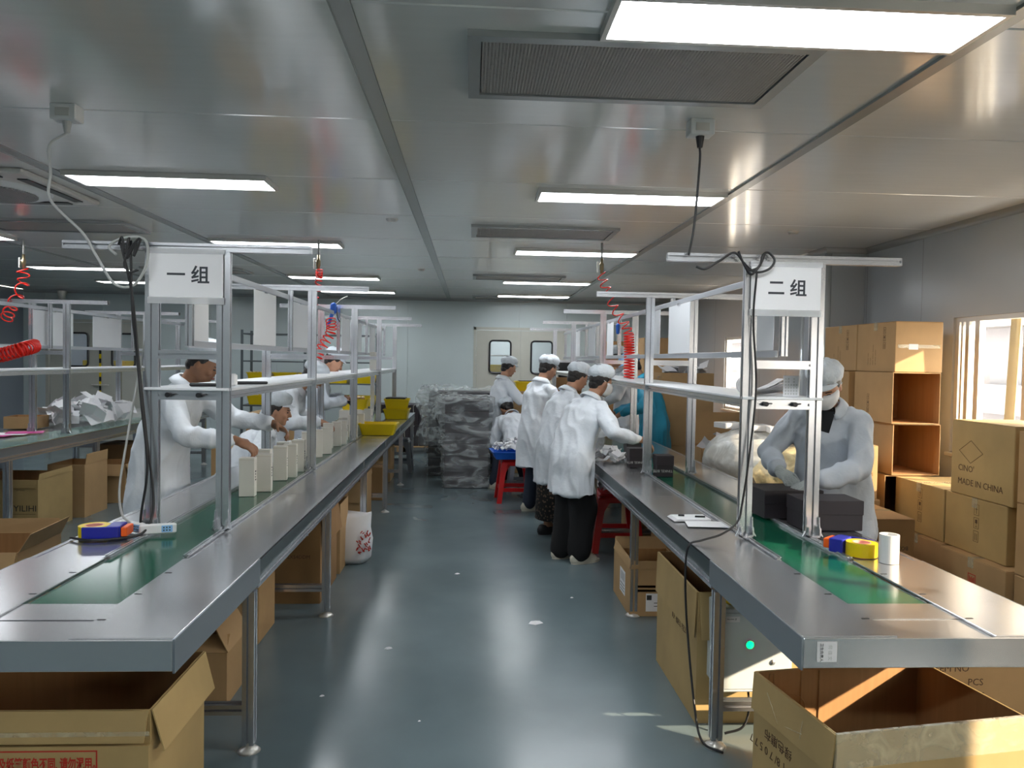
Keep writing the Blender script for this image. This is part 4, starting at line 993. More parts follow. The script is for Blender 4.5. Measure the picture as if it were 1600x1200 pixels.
# ================================================================== clutter
# cream boxes standing on the left belt
bx = None
def creambox(x, y, rz, label, h=.222):
    global bx
    if bx is None:
        bx = thing('cream_box', label, 'box', (x, y, .745), rz, 'cream boxes on the left belt')
        MB().bbox(-.043, .043, -.03, .03, 0, h, .0015).build('carton_body', BOXW, bx)
        m_ = MB()
        for k in range(4): m_.box(.0432, .0438, -.012 + .003*(k % 2), .010 - .004*(k % 3), h*.62 - k*.016, h*.62 - k*.016 + .009)
        m_.build('printed_mark', INK, bx, kind='stuff')
        MB().box(-.043, .043, -.0306, -.030, h-.012, h-.0112).build('lid_line', CARD, bx)
        return bx
    return dup(bx, label, (x, y, .745), rz)
pos = [(-1.275, 4.40, .05, 'nearest cream box, under the near hand of the leaning person'), (-1.225, 4.56, .1, 'cream box right behind the nearest one'), (-1.29, 4.80, .0, 'cream box standing free between the two hands'),
       (-1.235, 4.98, .12, 'cream box under the far hand of the leaning person'), (-1.20, 5.10, .1, 'cream box just behind the one under the far hand'), (-1.27, 5.22, -.05, 'wide-faced cream box before the second left frame'), (-1.205, 5.36, .02, 'cream box beside the second left frame post'),
       (-1.27, 5.95, .25, 'first cream box past the second left frame'), (-1.235, 6.14, .25, 'second cream box past the second left frame'), (-1.20, 6.36, .2, 'third cream box past the second left frame'), (-1.26, 6.75, .1, 'pale cream box in the middle of the left belt'),
       (-1.215, 6.92, .1, 'cream box close behind the middle one'), (-1.19, 7.05, .1, 'narrow cream box in front of the third left frame'), (-1.24, 7.42, 0, 'cream box just past the third left frame'), (-1.19, 7.72, 0, 'cream box past the third left frame, nearer the aisle'),
       (-1.16, 7.98, .05, 'cream box close by the yellow tub'), (-1.27, 8.55, .4, 'cream box turned to show two faces near the fourth left frame'), (-1.17, 8.7, -.3, 'farthest large cream box near the fourth left frame')]
for p in pos: creambox(*p)
creambox(-1.23, 9.55, 0, 'cream box lying on the white shelf at the far end').location.z = 1.403
# yellow tubs
def tub(name, label, x, y, z, w, d, h, m, rz=0, group=None, cat='tub'):
    t = thing(name, label, cat, (x, y, z), rz, group); rr = []
    def R(a, b, z_, r=.02):
        o = []
        for sx, sy, a0 in ((1, 1, 0), (-1, 1, 1), (-1, -1, 2), (1, -1, 3)):
            for j in range(4):
                q = PI/2*(a0 + j/3); o.append((sx*(a/2 - r) + r*math.cos(q), sy*(b/2 - r) + r*math.sin(q), z_))
        return o
    rr = [R(w*.8, d*.8, .0), R(w*.95, d*.95, h*.9), R(w, d, h*.9), R(w, d, h), R(w*.94, d*.94, h), R(w*.92, d*.92, h*.88), R(w*.77, d*.77, .006)]
    fixn(MB().loft(rr).build('shell', m, t)); return t
tub('yellow_tub', 'single yellow plastic tub on the edge of the left bench', -.96, 7.95, .754, .40, .30, .12, YELP)
tub('yellow_tub', 'lower tub of the yellow pair at the far end of the left bench', -.98, 10.1, .754, .34, .40, .13, YELP)
tub('yellow_tub', 'upper tub of the yellow pair at the far end of the left bench', -.98, 10.1, .886, .34, .40, .13, YELP, .06)
tb_ = tub('yellow_tub', 'yellow tub filled with round brown bottles behind the cream boxes', -1.50, 9.9, .88, .36, .30, .14, YELP)
tag(MB().bbox(-1.12, -.86, 9.95, 10.2, 1.017, 1.035, .004).build('black_tray', BLACKP), 'flat black tray lying on top of the yellow tub pair', 'tray')
tag(MB().bbox(-1.68, -1.33, 9.72, 10.08, .752, .878, .004).build('pale_carton', BOXW), 'pale box carrying the yellow tub of bottles', 'box')
JAR = mat('amber_jar', (.22, .07, .03), .25); CAPG = mat('gold_lid', (.75, .6, .4), .3, .6)
def jars(x, y, z, nx, ny, s, label, r=.022):
    t0 = None
    for i in range(nx):
        for j in range(ny):
            l = label % (i + 1, j + 1) if '%' in label else label
            if t0 is None:
                t0 = thing('small_bottle', label, 'bottle', (x, y, z), 0, 'bottles: ' + label)
                MB().lathe([(.001, 0), (r, 0), (r, .045), (r*.6, .055), (r*.6, .06), (.001, .06)], (0, 0, 0), 12).build('glass_body', JAR, t0, True)
                MB().lathe([(.001, .06), (r*.7, .06), (r*.7, .085), (.001, .086)], (0, 0, 0), 12).build('lid', CAPG, t0, True)
            else: dup(t0, label, (x + i*s, y + j*s, z))
jars(-1.61, 9.83, .965, 5, 3, .052, 'small brown bottle with a gold lid in the yellow tub behind the cream boxes')
tub('yellow_bin', 'yellow bin under a black tray, in front of the double door', .80, 10.55, 1.13, .40, .32, .13, YELP, cat='bin')
tag(MB().bbox(.66, .94, 10.45, 10.65, 1.262, 1.275, .003).build('black_tray', BLACKP), 'black tray on the yellow bin by the double door', 'tray')
carton('carton carrying the yellow bin near the double door', .60, 10.35, .57, .42, .42, .558, 0, CARD); carton('carton on the floor under the yellow bin near the double door', .58, 10.33, 0, .46, .46, .568, 0, CARD3)
tag(MB().bbox(1.36, 1.66, 11.72, 11.9, 1.30, 1.56, .004).build('monitor', BLACKP), 'black screen-like box at the far end of the right bench', 'monitor')
tag(MB().bbox(1.30, 1.72, 11.71, 11.95, 0, 1.298, .006).build('dark_cabinet', CARD3), 'brown cabinet block carrying the black screen-like box', 'cabinet')
# far-left slotted rack with yellow bins
rk = thing('storage_rack', 'dark slotted steel rack holding yellow bins against the back wall', 'rack', (-3.5, 11.75, 0))
RKM = mat('rack_steel', (.12, .14, .15), .45, .5)
for x in (0, .95, 1.98):
    for y in (0, .5): MB().box(x-.02, x+.02, y-.02, y-.014, 0, 1.95).box(x-.02, x-.014, y-.014, y+.02, 0, 1.95).build('upright', RKM, rk)
for z in (.35, .80, 1.15, 1.48, 1.90): MB().bbox(-.02, 2.0, -.015, .515, z-.02, z, .003).build('shelf', RKM, rk)
n0 = 0
for z in (.35, .80, 1.15):
    for k in range(5):
        n0 += 1
        tub('yellow_bin', '%s yellow bin from the left on the %s shelf of the dark rack' % (['first', 'second', 'third', 'fourth', 'fifth'][k], {.35: 'lowest', .8: 'middle', 1.15: 'upper'}[z]), -3.28 + .40*k, 12.0, z, .36, .42, .15, YELP, group='yellow bins on the dark rack', cat='bin')
jars(-3.42, 11.90, 1.23, 6, 1, .055, 'small brown bottle in a yellow bin on the upper rack shelf'); jars(-3.42, 11.90, .88, 6, 1, .055, 'small brown bottle in a yellow bin on the middle rack shelf')
# room beyond the double door: rack and yellow bins
r2 = thing('storage_rack', 'pale rack with yellow bins seen through the left door pane of the double door', 'rack', (.1, 14.8, 0))
for x in (0, .75):
    for y in (0, .4): prof_obj('upright', (x, y, 0), (x, y, 1.8), .03, .03, (1, 0, 0), r2)
for z in (.9, 1.3, 1.65): MB().bbox(-.02, .78, -.02, .42, z-.02, z, .003).build('shelf', FRAMEW, r2)
tub('yellow_bin', 'lower yellow bin beyond the double door pane', .48, 15.0, 1.3, .45, .35, .16, YELP, cat='bin'); tub('yellow_bin', 'yellow bin on the lowest shelf beyond the double door pane', .48, 15.0, .9, .45, .35, .2, YELP, cat='bin')
for x in (-6.75, -6.0):
    tag(MB().bbox(x-.35, x+.35, 14.2, 14.5, 1.25, 1.42, .01).build('yellow_bin', YELP), 'yellow bin seen low through the %s pane at far left' % ('left' if x < -6.5 else 'right'), 'bin')
    tag(MB().box(x-.4, x+.4, 14.15, 14.6, 0, 1.25).build('cabinet', FRAMEW), 'pale cabinet under the yellow bin behind the %s far-left pane' % ('left' if x < -6.5 else 'right'), 'cabinet')
lamp(.8, 15.3, 'nearer LED panel in the room beyond the double door'); lamp(.8, 16.5, 'farther LED panel in the room beyond the double door')  # second panel is unseen, added to brighten the view through the door panes
tag(MB().bbox(.3, .9, 14.75, 15.3, 0, .88, .01).build('cabinet', FRAMEW), 'pale cabinet beyond the double door', 'cabinet'); lamp(-6.3, 15.3, 'LED panel in the room beyond the far-left doors')
# stacks wrapped in plastic
def wrapped(label, x, y, w, d, h, drape, seed):
    t = thing('wrapped_stack', label, 'stack', (x, y, 0)); n = int(h/.12)
    me = MB().bbox(0, w, 0, d, .001, h/n - .003, .004).mesh('black_box'); me.materials.append(BOXK)
    for k in range(n): o = link('black_box', me, t); o.location = (0, 0, h/n*k)
    # crumpled film
    rnd = random.Random(seed); NX, NZ = 26, 30; per = [(0, 0), (w, 0), (w, d), (0, d)]; rr = []
    for i in range(NZ+1):
        z = .01 + (h+.02)*i/NZ; R = []
        for q in range(NX*4):
            e = q // NX; f = (q % NX)/NX; a = per[e]; b = per[(e+1) % 4]
            px_, py_ = a[0]+(b[0]-a[0])*f, a[1]+(b[1]-a[1])*f
            nx_, ny_ = [(0, -1), (1, 0), (0, 1), (-1, 0)][e]
            m_ = noise.noise(Vector((px_*5+seed, py_*5, z*9 + px_*7)))
            m2 = abs(noise.noise(Vector((px_*10, py_*10+seed, z*16 - px_*14))))
            o_ = .012 + .022*max(0, m_ + .3) + .02*m2 + drape*.05*math.exp(-((z-h)/.18)**2) + drape*(.05 + .03*m_)*(1 if e == 3 else 0)*min(1, z/h*1.5)
            R.append((px_ + nx_*o_, py_ + ny_*o_, z))
        rr.append(R)
    for i in range(1, 7):
        f = 1 - i/6.0; R = []
        for p in rr[NZ]:
            cx_, cy_ = w/2, d/2; q = (cx_ + (p[0]-cx_)*max(f, .02), cy_ + (p[1]-cy_)*max(f, .02))
            R.append((q[0], q[1], h + .018 + .03*abs(noise.noise(Vector((q[0]*9+seed, q[1]*9, 3.1)))) + .05*drape*math.exp(-((f-.75)/.2)**2)*abs(noise.noise(Vector((q[0]*6, q[1]*6, seed))))*2))
        rr.append(R)
    MB().loft(rr, caps=False).build('plastic_film', WRAP, t, True)
wrapped('plastic-wrapped stack of black boxes standing nearest on the aisle floor', -.31, 9.08, .53, .62, 1.06, 1.0, 3)
wrapped('plastic-wrapped stack of black boxes behind the nearest wrapped one', -.56, 10.05, .92, .55, 1.12, 1.2, 8)
hs = thing('milky_sheet', 'crumpled milky plastic sheet hanging at the left of the wrapped stacks', 'plastic sheet', (-.42, 9.9, 0)); rr = []
for i in range(19):
    z = .45 + .78*i/18; wdt = .26 + .08*math.sin(i*.6)
    rr.append([(-.12 - wdt/2 + wdt*j/12 + .02*noise.noise(Vector((j*.8, i*.5, 2))), -.22 + .05*noise.noise(Vector((j*1.1, i*.45, 5))) + .05*math.sin(j*1.7+i*.4), z) for j in range(13)])
n_ = 13; vs = [p for r_ in rr for p in r_]
so_ = MB().add(vs, [(i*n_+j, i*n_+j+1, (i+1)*n_+j+1, (i+1)*n_+j) for i in range(18) for j in range(12)]).build('sheet', WRAP, hs, True); md = so_.modifiers.new('s', 'SOLIDIFY'); md.thickness = .004
# row of black boxes with cord handles on a pallet by the back wall
pl = thing('pallet', 'low wooden pallet under the black boxes at the back wall', 'pallet', (-1.75, 12.35, 0))
for k in range(4): MB().bbox(0, 1.2, .0+.22*k, .14+.22*k, .10, .12, .002).build('deck_board', CARD, pl)
for k in range(3): MB().bbox(.02+.53*k, .10+.53*k, 0, .80, 0, .10, .002).build('bearer', CARD, pl)
for r_ in range(2):
    for k in range(8):
        if r_ == 0 and k == 0:
            b0 = thing('black_gift_box', 'leftmost black box of the lower row on the pallet', 'box', (-1.72, 12.4, .12), 0, 'black boxes on the pallet')
            MB().bbox(0, .14, 0, .6, 0, .335, .003).build('case', BOXK, b0); MB().tube(spline([(.07, -.006, .335), (.05, -.012, .30), (.06, -.006, .15)]), .006, 6).build('cord', CAGR, b0)
        else: dup(b0, '%s black box from the left in the %s row on the pallet' % (['first', 'second', 'third', 'fourth', 'fifth', 'sixth', 'seventh', 'eighth'][k], 'upper' if r_ else 'lower'), (-1.72 + .146*k, 12.4, .12 + .338*r_))
# grey stool under far end of the left bench
def stool(label, x, y, h, w, m, rz=0.0, cat='stool'):
    t = thing('plastic_stool', label, cat, (x, y, 0), rz)
    fixn(MB().bbox(-w*.40, w*.40, -w*.40, w*.40, h-.03, h, .012).build('seat', m, t)); MB().bbox(-w*.42, w*.42, -w*.42, w*.42, h-.075, h-.028, .006).build('apron', m, t)
    for sx in (-1, 1):
        for sy in (-1, 1):
            R = []
            for z_, o_, s_ in ((h-.05, .34, .07), (h*.6, .40, .055), (.0, .50, .05)):
                cx_, cy_ = sx*w*o_, sy*w*o_; R.append([(cx_+a*s_/2, cy_+b*s_/2, z_) for a, b in ((-1, -1), (1, -1), (1, 1), (-1, 1))])
            MB().loft(R).build('leg', m, t)
    z_ = h*.30; o_ = w*.445
    for e in range(4):
        M = Matrix.Rotation(e*PI/2, 4, 'Z'); MB().box(-o_, o_, -o_-.012, -o_+.006, z_-.02, z_+.02, M).build('stretcher', m, t)
        for s_ in (-1, 1):    # arched corners between apron and leg
            vs = [M @ Vector(q) for q in ((s_*w*.33, -w*.385, h-.07), (s_*w*.17, -w*.385, h-.07), (s_*w*.35, -w*.41, h*.62), (s_*w*.33, -w*.36, h-.07), (s_*w*.17, -w*.36, h-.07), (s_*w*.35, -w*.385, h*.62))]
            fixn(MB().add(vs, [(0, 1, 2), (3, 5, 4), (0, 3, 4, 1), (1, 4, 5, 2), (2, 5, 3, 0)]).build('gusset', m, t))
    return t
stool('red plastic stool in the aisle carrying the blue crate', .49, 8.32, .475, .36, REDP, .05)
stool('large red plastic stool under the near edge of the right bench', 1.21, 6.22, .475, .38, REDP)
stool('grey plastic stool under the far end of the left bench', -.98, 10.45, .45, .34, mat('grey_plastic', (.20, .22, .25), .4))
stool('grey plastic stool under the seated person at the left bench', -1.88, 5.97, .455, .33, mat('grey_plastic', (.20, .22, .25), .4))
stool('grey plastic stool under the low-bent person', .62, 8.83, .455, .33, mat('grey_plastic', (.20, .22, .25), .4))
tub('blue_crate', 'shallow blue crate on the red stool in the aisle', .47, 8.28, .477, .50, .38, .085, BLUP, .08, cat='crate')
# printed white sack
sk = thing('white_sack', 'white woven sack with red print on the floor under the left bench', 'sack', (-.90, 5.76, 0), -.3); rr = []
for z_, a, b in ((0, .12, .09), (.05, .17, .12), (.18, .175, .12), (.28, .16, .10), (.34, .17, .07), (.36, .175, .04)):
    rr.append([(a*math.cos(q)*(1+.1*noise.noise(Vector((q*2, z_*9, 1)))), b*math.sin(q)*(1+.15*noise.noise(Vector((q*2, z_*9, 4)))), z_ + (.035*math.cos(q)**2 if z_ > .3 else 0)) for q in [2*PI*j/24 for j in range(24)]])
MB().loft(rr, caps=True).build('woven_body', PAPER, sk, True)
m_ = MB(); rnd_ = random.Random(4)
for k in range(34):
    a = -.35 + .75*rnd_.random() - PI/2 + .9; z_ = .09 + .16*rnd_.random(); rr_ = 1.03
    p = Vector((.178*rr_*math.cos(a), .128*rr_*math.sin(a), z_)); q = Vector((.178*rr_*math.cos(a+.09), .128*rr_*math.sin(a+.09), z_ + rnd_.uniform(-.03, .03)))
    m_.tube([p, q], .004, 5)
m_.build('red_print', INKR, sk, kind='stuff')

# foreground tape rolls, dispenser, mug, power strips
def ring_(name, c, r0, r1, h, m, parent, **k): return fixn(MB().loft([[(c[0]+r*math.cos(2*PI*j/32), c[1]+r*math.sin(2*PI*j/32), c[2]+z_) for j in range(32)] for r, z_ in ((r0, 0), (r1, 0), (r1, h), (r0, h))], closed=True).build(name, m, parent, **k))
def tape_gun(label, x, y, rz, lead=0):
    t = thing('tape_dispenser', label, 'tape dispenser', (x, y, .7545), rz)
    r_ = ring_('tape_roll', (0, 0, 0), .038, .062, .055, YELP, t); ring_('tape_core', (0, 0, .0), .032, .0378, .055, mat('pink_core', (.75, .35, .3), .6), t)
    MB().bbox(-.03, .115, -.064, -.056, .0, .058, .002).bbox(.062, .12, -.056, .045, .0, .058, .003).build('body', BLUD, t, kind='stuff')
    MB().bbox(.121, .146, -.05, .04, .012, .052, .003).build('cutter_guard', ORGP, t)
    return t
tape_gun('yellow tape roll in a blue and orange dispenser on the left bench', -1.615, 3.33, .12)
tape_gun('yellow tape roll with blue and orange dispenser on the right bench', 1.655, 3.08, 2.3)
mg = thing('white_roll', 'upright white hollow roll with small red print on the right bench', 'roll', (1.708, 2.965, .7545)); ring_('shell', (0, 0, 0), .030, .038, .115, WHP, mg)
text('• •• •', .02, (.0385, -.003, .03), (PI/2, -PI/2, PI/2-.9), INKR, mg)
def strip(label, x, y, rz):
    t = thing('power_strip', label, 'power strip', (x, y, .756), rz)
    MB().bbox(-.075, .075, -.012, .012, 0, .045, .006).build('housing', WHP, t)
    MB().bbox(.015, .06, -.0135, -.0121, .008, .038, .0004).build('blue_label', mat('pale_blue', (.25, .5, .8), .5), t)
    m_ = MB()
    for k in range(3): m_.box(.022 + .012*k, .027+.012*k, -.0148, -.0136, .014, .020).box(.022+.012*k, .027+.012*k, -.0148, -.0136, .026, .032)
    m_.build('socket_holes', INK, t, kind='stuff'); return t
strip('white power strip left of the nearest left frame post', -1.50, 3.44, -.5); strip('white power strip right of the nearest left frame post', -1.375, 3.40, .3)
# black boxes on the right belt and bench
def kbox(label, x, y, z, w, d, h, rz, txt=None):
    t = thing('black_box', label, 'box', (x, y, z), rz)
    MB().bbox(.003, w-.003, .003, d-.003, 0, h*.55, .002).build('base', BOXK, t); MB().bbox(0, w, 0, d, h*.53, h, .002).build('lid', BOXK, t)
    if txt: text(txt, h*.17, (w*.92, -.0012, h*.34), (PI/2, PI, 0), INKP, t)
    return t
kbox('black lidded box nearest on the right bench beside the frame post', 1.60, 3.53, .7545, .30, .20, .145, -.02)
kbox('black lidded box held down by the masked person', 1.52, 3.80, .7545, .32, .24, .145, .05)
kbox('small black box with pale print standing on the right belt', 1.312, 5.24, .745, .125, .12, .15, .0, 'TINKEL BITE')
kbox('black box with pale print in front of the reaching hand', 1.20, 5.62, .7545, .125, .12, .145, .0, 'TINKEL BITE')
kbox('black box with pale print farther along the right belt', 1.30, 6.2, .745, .125, .12, .15, .05, 'TINKEL BITE')
# pad, papers, pens on the right bench
pad = thing('note_pad', 'white note pad with curled corner on the right bench', 'note pad', (1.03, 3.72, .7545), .05)
for k in range(5): MB().bbox(.0+.004*k, .19, .0, .125, .0022*k, .0022*k+.0018, .0005).build('sheet', PAPER, pad)
tag(MB().add([(1.065+.21*u+.02*v, 3.60+.14*v - .02*u, .7560 + .001*math.sin(u*5)) for v in (0, .5, 1) for u in (0, .33, .66, 1)] + [(1.065+.21*u+.02*v, 3.60+.14*v-.02*u, .7552) for v in (0, .5, 1) for u in (0, .33, .66, 1)],
    [(r_*4+c_, r_*4+c_+1, r_*4+c_+5, r_*4+c_+4) for r_ in range(2) for c_ in range(3)] + [(12+r_*4+c_, 12+r_*4+c_+4, 12+r_*4+c_+5, 12+r_*4+c_+1) for r_ in range(2) for c_ in range(3)]).build('loose_sheet', PAPER), 'loose white sheet under the note pad on the right bench', 'paper')
tag(MB().cyl((1.07, 3.80, .7712), (1.10, 3.795, .7712), .005, n=10).build('marker_stub', BLACKP), 'tiny black marker lying at the left of the note pad', 'pen'); tag(MB().tube([(1.15, 3.775, .7705), (1.20, 3.768, .7705)], [.0045, .004], 10).build('pen', BLACKP), 'short black pen on the note pad', 'pen')
# shelf things
def pen(x, y, label, rz, l=.14): tag(MB().cap((-l/2, 0, 0), .009, (l/2, 0, 0), .008, 12).build('marker_pen', BLACKP), label, 'pen'); o = bpy.data.objects[[q.name for q in bpy.data.objects if q.name.startswith('marker_pen')][-1]]; o.location = (x, y, 1.4115); o.rotation_euler = (0, 0, rz)
pen(-1.235, 3.60, 'black marker pen at the near end of the left shelf', .02); pen(-1.14, 3.95, 'black marker pen farther along the left shelf', .5, .17)
pb = thing('paper_packet', 'small white printed packet standing on the left shelf', 'packet', (-1.19, 3.74, 1.4025)); MB().bbox(-.05, .05, -.02, .02, 0, .06, .008).build('wrap', PAPER, pb); m_ = MB()
for k in range(4): m_.box(-.03, .03 - .01*(k % 2), -.0207, -.0202, .018+.009*k, .0205+.009*k)
m_.build('printed_lines', INKP, pb, kind='stuff')
rl = thing('paper_roll', 'white paper roll lying at the near end of the right shelf', 'roll', (1.34, 3.62, 1.4025+.045)); fixn(MB().loft([[(x_, r_*math.cos(2*PI*j/28), r_*math.sin(2*PI*j/28)) for j in range(28)] for x_, r_ in ((-.07, .012), (-.07, .045), (.05, .045), (.05, .012))], closed=True).build('roll', WHP, rl)); rl.rotation_euler = (0, 0, 1.3)
cs = thing('card_stack', 'curled white cards and a printed label sheet on the right shelf', 'papers', (1.44, 3.55, 1.4025))
for k in range(5):
    a0 = .2 + .16*k; MB().tube([(-.10, .0+.012*k, .004+.004*k), (-.02, .01+.012*k, .008+.008*k), (.04, .01+.012*k, .03+.012*k)], .0022, 4)
    q = [(-.12 + .19*u, -.03+.012*k, .003+.003*k + .05*u*u*(.5+.2*k)) for u in (0, .25, .5, .75, 1)]
    MB().add([p for p in q] + [(p[0], p[1]+.09, p[2]) for p in q] + [(p[0], p[1], p[2]+.001) for p in q] + [(p[0], p[1]+.09, p[2]+.001) for p in q], [(i, i+1, 6+i, 5+i) for i in range(4)] + [(10+i, 15+i, 16+i, 11+i) for i in range(4)]).build('card', PAPER, cs)
ls = thing('label_sheet', 'upright printed label sheet on the right shelf behind the bar', 'label sheet', (1.50, 3.47, 1.4025), 0)
MB().bbox(-.038, .038, .0, .0015, 0, .098, .0004).build('sheet', PAPER, ls); m_ = MB()
for i in range(5):
    for j in range(6):
        if j < 4 or i in (0, 1, 3): m_.box(-.03+.013*i, -.022+.013*i, -.0006, -.0002, .008+.014*j, .017+.014*j)
m_.build('printed_grid', INKP, ls, kind='stuff')
# control box with green lamp
cb = thing('control_box', 'pale grey metal control box with a lit green button under the right bench', 'control box', (1.03, 2.99, .21))
MB().bbox(0, .30, 0, .19, 0, .345, .004).build('housing', GRYW, cb); MB().bbox(.012, .288, -.006, -.0005, .014, .330, .003).build('door', GRYW, cb)
MB().lathe([(.001, .012), (.013, .010), (.0155, .0)], (.118, -.0062, .20), 20, M=Matrix.Rotation(PI/2, 3, 'X')).build('green_button', EMG, cb, True); MB().lathe([(.0155, .0), (.0155, .006), (.019, .006), (.019, 0)], (.118, -.0062, .20), 20, M=Matrix.Rotation(PI/2, 3, 'X')).build('button_bezel', ALU, cb, True)
MB().lathe([(.001, .004), (.010, .003), (.012, 0)], (.215, -.0062, .125), 16, M=Matrix.Rotation(PI/2, 3, 'X')).build('key_lock', ALU, cb, True)
MB().box(.018, .075, -.0068, -.0061, .292, .315).build('rating_label', PAPER, cb); lines(cb, ['•••••••'], .024, .30, 's', .012, INK).location if False else None
text('••-•••• //', .012, (.022, -.0072, .30), FRONT, INK, cb)
tag(MB().bbox(1.06, 1.17, 3.02, 3.12, .5565, .63, .012).build('yellow_block', YELP), 'yellow block lying on top of the grey control box', 'block')
tag(MB().box(1.0-.0165, 1.0-.0155, 2.66, 2.70, .66, .70).build('black_sticker', BLACKP), 'small black sticker hanging at the side apron of the right bench', 'sticker')
nl = thing('name_label', 'small handwritten white label on the front edge of the right bench', 'label', (1.055, 2.1395, .675)); MB().box(-.03, .03, -.0008, -.0001, .005, .065).build('paper', PAPER, nl)
text('卫生负责人', .011, (-.02, -.0012, .061), (PI/2, PI/2, 0), INK, nl); text('何 佳 文', .013, (.005, -.0012, .056), (PI/2, PI/2, 0), INKP, nl)
# large bags on the right bench side
def sack(name, label, x, y, z0, a, b, h, m, seed, cat='bag'):
    rr = []
    for i in range(15):
        f = i/14; rad = math.sin(PI*(.14 + .855*f))**.6; z_ = z0 + h*f
        rr.append([(x + a*rad*math.cos(q)*(1+.16*noise.noise(Vector((math.cos(q)*2+seed, math.sin(q)*2, f*3)))), y + b*rad*math.sin(q)*(1+.16*noise.noise(Vector((math.cos(q)*2+seed, math.sin(q)*2, f*3+9)))), z_ + .02*noise.noise(Vector((q*2, f*4, seed)))) for q in [2*PI*j/40 for j in range(40)]])
    o = MB().loft(rr).build(name, m, None, True); return tag(o, label, cat)
tag(MB().bbox(1.92, 2.45, 5.50, 6.45, .0, .62, .01).build('carton', CARD), 'wide carton under the big milky plastic bag beyond the right bench', 'carton')
tag(MB().bbox(2.02, 2.44, 5.0, 5.45, .0, .62, .01).build('carton', CARD3), 'carton under the amber plastic bag beyond the right bench', 'carton')
sack('plastic_bag', 'big milky plastic bag beyond the right bench, cards on top', 2.22, 5.85, .625, .38, .48, .42, SHEET, 2)
sack('plastic_bag', 'amber-tinted plastic bag slumped beside the big milky one', 2.30, 5.12, .625, .32, .30, .36, SHEETY, 5)
sack('plastic_bag', 'glossy yellow-green bag beyond the right bench near the gloved hand', 2.20, 4.86, .36, .26, .18, .44, mat('yellow_green_film', (.50, .45, .02), .2, bump=.5, bscale=9), 7)
tag(MB().bbox(1.98, 2.42, 4.74, 4.98, 0, .37, .006).build('carton', CARD3), 'dark carton under the yellow-green bag', 'carton')
for k in range(3):
    o = thing('card_ream', '%s printed card ream on top of the milky bag' % ['leftmost', 'middle', 'rightmost'][k], 'cards', (2.09 + .13*k, 5.98 - .20*k, 1.036), .3 - .25*k, 'card reams on the milky bag')
    MB().bbox(-.10, .10, -.08, .08, 0, .045, .003).build('paper_block', PAPER, o); m_ = MB()
    for j in range(3): m_.box(-.07+.05*j, -.035+.05*j, -.05, .05, .0452, .0456)
    m_.build('printed_panels', INKP, o, kind='stuff')
m_ = MB()
# small papers on the floor
for k, (x, y, s_, l) in enumerate(((.402, 4.41, .045, 'largest white paper scrap on the aisle floor'), (-.42, 4.02, .022, 'small white paper strip on the aisle floor, left'), (-.08, 5.43, .02, 'thin white scrap in the middle of the aisle floor'), (.68, 4.88, .012, 'tiny white scrap on the aisle floor toward the right bench'), (-.66, 3.45, .012, 'tiny scrap on the aisle floor near the first left leg'), (-.2, 3.2, .007, 'speck of paper on the near aisle floor'))):
    tag(MB().add([(x-s_, y-s_*.5, .001), (x-s_*.1, y-s_*.9, .001), (x+s_, y-s_*.2, .001), (x+s_*.6, y+s_*.7, .001), (x-s_*.6, y+s_*.6, .001), (x, y, .004+s_*.2)], [(0, 1, 5), (1, 2, 5), (2, 3, 5), (3, 4, 5), (4, 0, 5), (4, 3, 2, 1, 0)]).build('paper_scrap', PAPER), l, 'paper scrap', 'paper scraps on the floor')
# magenta papers on the far left bench
for k in range(3):
    o = tag(MB().bbox(-.15, .15, -.11, .11, 0, .004, .001).build('magenta_card', PINK if k != 1 else PAPER), ['lowest magenta card', 'cream card between the magenta ones', 'top magenta card'][k] + ' on the far left bench', 'card'); o.location = (-4.33 + .08*k, 7.1 + .1*k, .7865 + .0045*k); o.rotation_euler = (0, 0, .2*k)

# ---- cables and hoses
def cable(name, label, pts, r, m, cat='cable', n=10): return tag(MB().tube(spline(pts, n), r, 8).build(name, m, None, True), label, cat)
cable('grey_cable', 'grey cable drooping from the ceiling socket to the left frame and looping under its bar', [(-1.80, 3.47, 2.52), (-1.87, 3.46, 2.46), (-1.86, 3.45, 2.34), (-1.86, 3.45, 2.22), (-1.72, 3.44, 2.08), (-1.66, 3.44, 1.98), (-1.58, 3.43, 1.86), (-1.50, 3.43, 1.85), (-1.44, 3.42, 1.93), (-1.43, 3.42, 2.02), (-1.46, 3.42, 2.062), (-1.55, 3.43, 2.055), (-1.60, 3.43, 2.02), (-1.57, 3.43, 1.985)], .0062, CAGR)
cable('grey_cable', 'grey cable hanging slack beside the left frame post down to the power strip', [(-1.47, 3.50, 1.62), (-1.50, 3.47, 1.40), (-1.53, 3.44, 1.15), (-1.555, 3.43, .95), (-1.54, 3.42, .84), (-1.505, 3.42, .80)], .0055, CAGR)
cable('black_cable', 'black cable looped over the left top bar and hanging down the post to the bench', [(-1.56, 3.44, 2.05), (-1.54, 3.425, 2.0), (-1.50, 3.43, 1.8), (-1.475, 3.44, 1.5), (-1.44, 3.43, 1.2), (-1.41, 3.43, .95), (-1.405, 3.41, .83), (-1.43, 3.36, .765), (-1.50, 3.28, .762), (-1.60, 3.25, .762), (-1.70, 3.3, .761)], .0055, CABK)
cable('black_cable', 'second black cable hanging straight from the left top bar', [(-1.51, 3.44, 2.05), (-1.505, 3.425, 1.98), (-1.50, 3.43, 1.75), (-1.485, 3.44, 1.55), (-1.455, 3.425, 1.3), (-1.43, 3.42, 1.05), (-1.455, 3.42, .85), (-1.46, 3.42, .79)], .0055, CABK)
